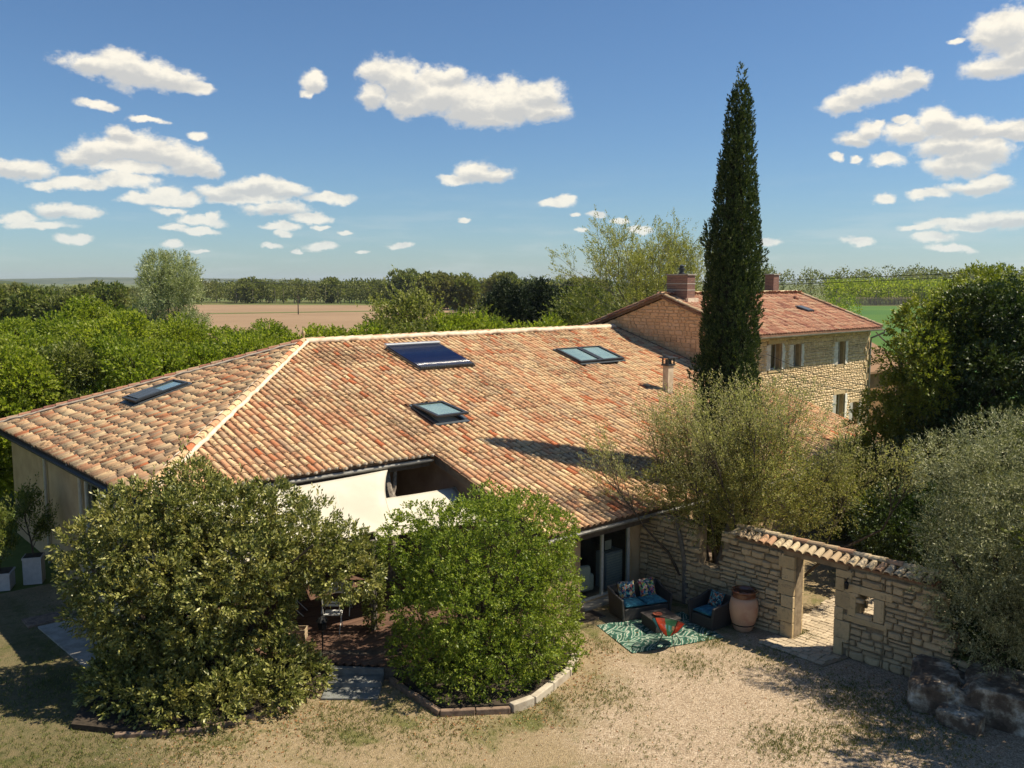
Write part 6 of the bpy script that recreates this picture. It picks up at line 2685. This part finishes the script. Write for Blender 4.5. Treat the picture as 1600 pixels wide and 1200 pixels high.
# pale willow, purple plum, sapling, bare spring tree
rs = np.random.default_rng(121)
w0 = tree_proto(301, 11.2, 2.7, L_WILLOW, 6500, 8, .22, .055, 40, .05, .14, .34, .55, .9, .35)
p = pyw(268, 68)
copy_tree(w0, 'willow', 'pale silvery willow standing above the green grove', 'willow tree', p, .4, (1.0, 1.0, 1.0))
drop(w0)
w0 = tree_proto(302, 5.4, 1.5, L_PURPLE, 1800, 6, .2, .12, 22, .15)
copy_tree(w0, 'purple_plum_tree', 'small dark purple-leaved tree at the far left of the grove', 'tree', pyw(40, 62), .4, (1.2, 1.2, 1.08))
drop(w0)


def airy_tree(name, label, loc, h, spread, m_, seed, n, L_, Wd, bark, levels=4, kids=(6, 4, 3, 3), r0=.16, trunk=.34, up=.75):
    rs_ = np.random.default_rng(seed)
    t = thing(name, label, 'tree', loc)
    bb_, tips_ = branches((0, 0, 0), h, spread, rs_, levels, kids, r0, up, trunk, (0, 0), .2, .13)
    a, c = tips_np(tips_)
    a = fit(bb_, a, h)
    bb_.build('trunk', bark, t)
    q = rs_.random(len(a)) < min(1, n / len(a))
    a, c = a[q], c[q]
    a = a + rs_.normal(0, h * .008, a.shape)
    if n > len(a):
        k_ = int(math.ceil(n / len(a)))
        a = np.concatenate([a + rs_.normal(0, .04 + .09 * j, a.shape) for j in range(k_)])
        c = np.concatenate([c] * k_)
    crown('crown', a, c, 5, .35, L_, Wd, m_, rs_, t, .9)
    return t


spring = airy_tree('spring_tree', 'wide airy tree just coming into leaf behind the stone house gable', tuple(pyw(1003, 57)), 13.2, .95, L_BARE, 311, 13000, .12, .06, M_BARKG, 4, (8, 5, 4, 4), .2, .36)
spring.scale = (.95, .95, 1)
airy_tree('young_tree', 'loose yellow-green tree sticking up behind the solar panel end of the ridge', tuple(pyw(648, 58)), 8.4, .85, L_BARE, 312, 5000, .17, .10, M_BARKG, 3, (6, 5, 4), .12, .36)
airy_tree('young_tree', 'loose green tree behind the ridge left of the dark conifer row', tuple(pyw(712, 60)), 7.2, .85, L_MID, 313, 4000, .17, .10, M_BARKG, 3, (6, 5, 4), .12, .36)
airy_tree('young_tree', 'low feathery tree beside the end of the dark conifer row', tuple(pyw(890, 70)), 8.8, .85, L_MID, 314, 5000, .18, .10, M_BARKG, 3, (6, 5, 4), .12, .36)

# dark conifer row
cp = []
for s_ in (401, 402):
    rs_ = np.random.default_rng(s_)
    t = link('tree', None)
    lobs = []
    for i in range(80):
        z = rs_.uniform(.4, 8.0)
        r_ = 1.15 * min(1, (8.6 - z) / 2.2) * rs_.uniform(.5, .95)
        g = rs_.uniform(0, 6.28)
        lobs.append((r_ * math.cos(g), r_ * math.sin(g), z, .36, .36, .8))
    P_, D_ = lobed(np.array(lobs), 2600, rs_, .3, .1, .6, .9)
    crown('crown', P_, D_, 6, .35, .2, .09, L_DARK, rs_, t, .6)
    b = MB()
    b.tube([(0, 0, 0), (0, 0, 7.8)], [.15, .03], 6)
    b.build('trunk', M_BARK, t)
    cp.append(t)
rs = np.random.default_rng(122)
for i in range(14):
    px = 766 + i * 12.2
    D_ = 72 + rs.uniform(-1, 1) + i * .35
    s_ = rs.uniform(.93, 1.06)
    copy_tree(cp[i % 2], 'conifer', 'dark clipped conifer in the row beyond the barn ridge, %s from the left' % ORD[i], 'conifer', pyw(px, D_), rs.uniform(0, 6), (s_, s_, s_ * rs.uniform(.97, 1.04)), 'dark conifer row beyond the barn ridge')
for t in cp:
    drop(t)

# distant broadleaf trees one can tell apart
fp = [tree_proto(500 + i, 10.0, 3.8, [L_WOOD, L_MID, L_WOOD][i], 1500, 5, .8, .5, 26, .12, .2, .34, .9) for i in range(3)]
far_list = [(680, 260, 11.6, 'rounded grey-green tree right of the far farmhouse field'), (722, 262, 11.6, 'pale green round-headed tree beside the far farmhouse'),
            (752, 280, 10.5, 'small feathery tree in the gap near the far farmhouse'), (788, 250, 11.4, 'broad yellow-green tree behind the dark conifer row'),
            (815, 235, 9.6, 'lower bush-like tree right of the broad yellow-green one'), (880, 230, 9.8, 'grey-green tree above the right end of the conifer row'),
            (905, 260, 10.2, 'distant tree partly hidden by the airy spring tree'), (636, 375, 14.6, 'slim tree standing above the wood near the field pole'),
            (396, 385, 11.8, 'tall dark tree rising above the wood beyond the brown field'), (520, 388, 10.8, 'rounded tree crown rising a little above the middle of the wood'),
            (60, 150, 8.2, 'bushy green tree at the far left before the low hill'), (115, 140, 8.8, 'bright green rounded tree left of the willow, beyond the grove'),
            (20, 170, 8.6, 'brownish tree at the left edge before the hill'), (175, 175, 9.2, 'low olive tree crown just left of the willow'),
            (150, 190, 8.8, 'dark tree crown between the rounded tree and the willow'), (-20, 150, 9.0, 'tree cut by the left edge of the picture'),
            (700, 300, 10.2, 'dense tree left of the white far farmhouse'), (660, 310, 10.0, 'leafy tree at the end of the brown field')]
for i, (px, D_, h, lb) in enumerate(far_list):
    s_ = h / 10
    copy_tree(fp[i % 3], 'distant_tree', lb, 'tree', pyw(px, D_), rs.uniform(0, 6), (s_, s_, s_))


# far-off woods: each one mass
def wood(name, px0, px1, D0, D1, h0, h1, n, m_, seed, trunks=0, bark=None):
    rs_ = np.random.default_rng(seed)
    Ps_, Ds_ = [], []
    tb_ = MB()
    for i in range(n):
        px, D_ = rs_.uniform(px0, px1), rs_.uniform(D0, D1)
        p_ = pyw(px, D_)
        h = rs_.uniform(h0, h1)
        w_ = h * rs_.uniform(.24, .38)
        kq = 190
        d_ = unit(rs_.normal(size=(kq, 3)))
        q = np.array(p_) + np.array((0, 0, h * .56)) + d_ * np.array((w_, w_, h * .46)) * rs_.uniform(.55, 1.0, (kq, 1))
        Ps_.append(q)
        Ds_.append(unit(d_ + np.array((0, 0, .5)) + rs_.normal(0, .5, d_.shape)))
        if trunks and i % trunks == 0:
            tb_.tube([(p_.x, p_.y, 0), (p_.x, p_.y, h * .7)], [.2, .1], 4, False)
    P_, D_ = np.concatenate(Ps_), np.concatenate(Ds_)
    sc = .78 * max(D0, 150) / 330
    v_, f_ = leaf_quads(P_, D_, sc, sc * .75, rs_)
    if trunks:
        o_ = tb_.build(name + '_trunks', bark or M_BARKG)
        stuff(o_, 'bare trunks of the ' + name.replace('_', ' ') + ' at the field edge', 'trunks')
    o_ = link(name, np_mesh(name, v_, f_, m_))
    return o_


stuff(wood('field_wood', 290, 720, 372, 420, 8.0, 10.6, 190, L_WOOD, 601, 2), 'long wood of spring-green trees beyond the brown field', 'woodland')
stuff(wood('left_wood', -260, 250, 330, 420, 6, 8.5, 130, L_WOOD, 602), 'wood beyond the pale stubble at the far left', 'woodland')
stuff(wood('centre_wood', 640, 960, 400, 470, 8, 12, 90, L_MID, 603), 'distant wood behind the far farmhouse', 'woodland')
stuff(wood('right_wood', 1120, 1900, 430, 520, 13, 18, 190, L_WOOD, 604), 'tall pale wood along the right horizon', 'woodland')
stuff(wood('poplar_plantation', 1290, 1500, 352, 400, 8.5, 11, 120, L_LIME, 605, 1, M_BARKG), 'young poplar plantation behind the green field', 'woodland')
stuff(wood('roadside_thicket', 1180, 1330, 150, 240, 4, 6.5, 40, L_LIME, 606), 'bright thicket behind the stone house roof', 'thicket')
stuff(wood('left_scrub', -200, 230, 210, 262, 3.5, 7.5, 70, L_MID, 607), 'scrubby hedge between grove and stubble at the left', 'scrub')
for t in fp:
    drop(t)

# plantation fence posts seen as a pale screen, far farmhouse, pole, power lines
pf = thing('field_fence', 'pale post fence along the far edge of the green field', 'fence')
fpost = MB()
fpost.box(-.12, -.12, 0, .12, .12, 3.2)
fme = fpost.mesh('post', simple('pale_post', (0.42, 0.31, 0.22), .9))
for i in range(58):
    px = 1300 + i * 2.15
    link('post', fme, pf, pyw(px, 350), None, (1, 1, 1 + .05 * math.sin(i * 3.1)))
fh = thing('farmhouse', 'small white far-off farmhouse with brown roofs beyond the field', 'house', pyw(722, 292), .5)
b = MB()
b.box(-3.2, -3, 0, 3.2, 3, 2.9)
b.build('wall', M_WHITEP, fh)
b = MB()
b.slab([(-3.6, -3.4, 2.9), (3.6, -3.4, 2.9), (3.6, 0, 4.6), (-3.6, 0, 4.6)], (0, 0, .2))
b.slab([(-3.6, 3.4, 2.9), (3.6, 3.4, 2.9), (3.6, 0.02, 4.6), (-3.6, 0.02, 4.6)], (0, 0, .2))
M_BROWNR = simple('brown_far_roof', (0.20, 0.12, 0.085), .9)
b.build('roof', M_BROWNR, fh)
for x_ in (-1.8, 1.4):
    b = MB()
    b.box(x_, -3.03, 1.0, x_ + .9, -3.005, 2.1)
    b.build('window', M_DARKIN, fh)
b = MB()
b.box(3.3, -1.5, 0, 6.5, 2.5, 2.2)
an = b.build('annex', M_WHITEP, fh)
b = MB()
b.slab([(3.1, -1.9, 2.2), (6.9, -1.9, 2.2), (6.9, 2.8, 3.3), (3.1, 2.8, 3.3)], (0, 0, .15))
b.build('roof', M_BROWNR, an)
po = thing('utility_pole', 'lone dark utility pole standing in the brown field', 'pole', pyw(469, 252))
b = MB()
b.tube([(0, 0, 0), (0, 0, 5.4)], [.17, .12], 7)
b.build('post', M_BARK, po)
b = MB()
b.box(-.6, -.06, 4.7, .6, .06, 4.82)
b.build('crossarm', M_BARK, po)


def cable(px0, D0, z0, px1, D1, z1, sag, r_, label):
    a, c = pyw(px0, D0, z0), pyw(px1, D1, z1)
    b = MB()
    pts = []
    for i in range(41):
        t = i / 40
        q = a.lerp(c, t)
        q.z -= sag * 4 * t * (1 - t)
        pts.append(q)
    b.tube(pts, r_, 4, False)
    tag(b.build('power_line', M_BLACK), label, 'cable')


def zpx(y, D):
    return 9 + D * math.tan(math.atan((600 - y) / 1400) - PITCH)


cable(330, 300, zpx(436, 300), 1700, 118, zpx(417, 118), 2.6, .06, 'upper power line crossing the whole sky above the horizon')
cable(400, 300, zpx(441, 300), 1700, 121, zpx(423, 121), 2.6, .06, 'lower power line crossing the whole sky above the horizon')

# trees outside the frame on the right that throw the dappled shade on the yard
rs = np.random.default_rng(130)
sp_ = tree_proto(701, 6.5, 2.3, L_MID, 3200, 7, .13, .06, 34, .3)
copy_tree(sp_, 'shade_tree', 'leafy tree past the right edge shading the boulders', 'tree', tuple(cw(11.9, 15.6)), .3, 1.0)
copy_tree(sp_, 'shade_tree', 'leafy tree past the right edge beside the olive', 'tree', tuple(cw(14.4, 19.6)), 2.3, 1.1)
copy_tree(sp_, 'shade_tree', 'leafy tree past the lower right corner of the picture', 'tree', tuple(cw(12.4, 14.2)), 4.0, 1.0)
drop(sp_)

# plants in the two planters
rs = np.random.default_rng(131)
for (x, y, z, lb) in ((-9.55, 12.95, .82, 'leafy shrub growing in the tall pale planter'), (-10.45, 13.0, .52, 'loose shrub growing in the low pale planter')):
    t = thing('potted_shrub', lb, 'plant', (x, y, z))
    bb_, tips_ = branches((0, 0, 0), 2.6, .6, rs, 2, (5, 4), .03, .9, .4, (0, 0), .2)
    bb_.build('stem', M_BARK, t)
    a, c = tips_np(tips_)
    a = np.concatenate([a] * 4) + rs.normal(0, .12, (len(a) * 4, 3))
    c = np.concatenate([c] * 4)
    crown('foliage', a, c, 5, .2, .10, .045, L_MID, rs, t, .9)

# grass tufts, leaf litter
rs = np.random.default_rng(140)


def scatter_grass():
    pts = []
    spots = [(cw(-3.4, 17.5), 1.2, 900), (cw(-1.5, 17.2), 1.3, 500), (cw(.9, 18.3), .9, 380), (cw(2.2, 18.6), .9, 260), (cw(5.3, 16.6), .8, 560), (cw(6.6, 17.0), .9, 500),
             (cw(7.4, 18.6), 1.2, 900), (cw(8.0, 17.0), 1.2, 700), (cw(6.2, 20.6), .9, 300), (cw(4.2, 20.2), .8, 300), (cw(-8.6, 16.2), 1.6, 900), (cw(-10.5, 19.0), 1.8, 900), (cw(-6.0, 16.6), 1.1, 700),
             (cw(7.5, 22.0), .35, 160), (cw(3.0, 16.4), 1.2, 160), (cw(-11.5, 23.5), 1.5, 400), (cw(5.0, 21.6), .5, 140), (cw(2.2, 21.4), .7, 150)]
    for c, r_, n in spots:
        q = rs.normal(0, r_ * .55, (n, 2))
        pts.append(np.stack([c.x + q[:, 0], c.y + q[:, 1], np.full(n, .02)], 1))
    P_ = np.concatenate(pts)
    P_ = np.repeat(P_, 4, axis=0) + rs.normal(0, .018, (len(P_) * 4, 3)) * np.array((1, 1, 0))
    D_ = unit(rs.normal(0, .45, P_.shape) * np.array((1, 1, .3)) + np.array((0, 0, .9)))
    v_, f_ = leaf_quads(P_, D_, .065, .013, rs, .1)
    stuff(link('grass', np_mesh('grass', v_, f_, leaf_mat('worn_grass_blade', [(0, (0.06, 0.09, 0.015)), (.5, (0.13, 0.15, 0.03)), (1, (0.26, 0.23, 0.09))], .25, .6))), 'short worn grass tufts scattered over the gravel yard', 'grass')


scatter_grass()
pts = []
for c, r_, n in ((cw(-1.2, 17.55), .55, 300), (cw(.6, 18.0), .5, 260), (cw(1.6, 19.3), .45, 220), (cw(-4.7, 17.6), .7, 400), (cw(1.9, 20.9), .5, 180), (cw(-6.2, 16.7), .8, 300), (cw(2.5, 17.3), 2.5, 140), (cw(8.3, 18.2), .9, 260)):
    q = rs.normal(0, r_, (n, 2))
    pts.append(np.stack([c.x + q[:, 0], c.y + q[:, 1], np.full(n, .035)], 1))
P = np.concatenate(pts)
D = unit(rs.normal(size=P.shape) * np.array((1, 1, .25)))
v, f = leaf_quads(P, D, .055, .03, rs, .2)
stuff(link('leaf_litter', np_mesh('leaf_litter', v, f, leaf_mat('fallen_brown_leaf', [(0, (0.16, 0.06, 0.02)), (.5, (0.30, 0.13, 0.045)), (1, (0.42, 0.25, 0.10))], .1, .8))), 'brown fallen leaves along the bed edging', 'leaf litter')
# loose pebbles
n = 9000
c = cw(1.0, 17.2)
q = rs.uniform(-1, 1, (n, 2)) * np.array((9, 3.2))
PX_ = np.array([tuple(cw(1.0 + a, 17.4 + b_)) for a, b_ in q])
s_ = rs.uniform(.006, .017, (n, 1))
tet = np.array([(1, 0, 0), (-.5, .87, 0), (-.5, -.87, 0), (0, 0, .9)])
rot = rs.uniform(0, 6.28, n)
M_ = np.stack([np.stack([np.cos(rot), -np.sin(rot), 0 * rot], 1), np.stack([np.sin(rot), np.cos(rot), 0 * rot], 1), np.stack([0 * rot, 0 * rot, 1 + 0 * rot], 1)], 1)
PX_[:, 2] = .018 + 0 * PX_[:, 2]
for i in range(n):
    PX_[i, 2] = yard_h(PX_[i, 0], PX_[i, 1]) - .002
v, f = join_np(tet, np.array([(0, 1, 3), (1, 2, 3), (2, 0, 3)]), M_, PX_, np.concatenate([s_, s_, s_ * .8], 1))
stuff(link('pebbles', np_mesh('pebbles', v, f, stone_mat('pebble_stone', (0.40, 0.33, 0.25), (0.30, 0.24, 0.18), (0.52, 0.45, 0.36)))), 'loose pebbles over the gravel yard', 'gravel')

# ------------------------------------------------------------------ the air
hb = MB()
hb.box(-7000, -2500, -1.0, 8500, 8500, 72)
M_AIR = bpy.data.materials.new('air')
M_AIR.use_nodes = True
nt_ = M_AIR.node_tree
nt_.nodes.clear()
vo_ = nt_.nodes.new('ShaderNodeVolumePrincipled')
vo_.inputs['Color'].default_value = (0.80, 0.90, 1.0, 1)
vo_.inputs['Density'].default_value = 0.00008
vo_.inputs['Anisotropy'].default_value = 0.2
ou_ = nt_.nodes.new('ShaderNodeOutputMaterial')
nt_.links.new(vo_.outputs[0], ou_.inputs['Volume'])
ho = hb.build('haze', M_AIR)
ho['kind'] = 'stuff'
ho['label'] = 'thin pale blue summer haze over the plain'
ho['category'] = 'haze'
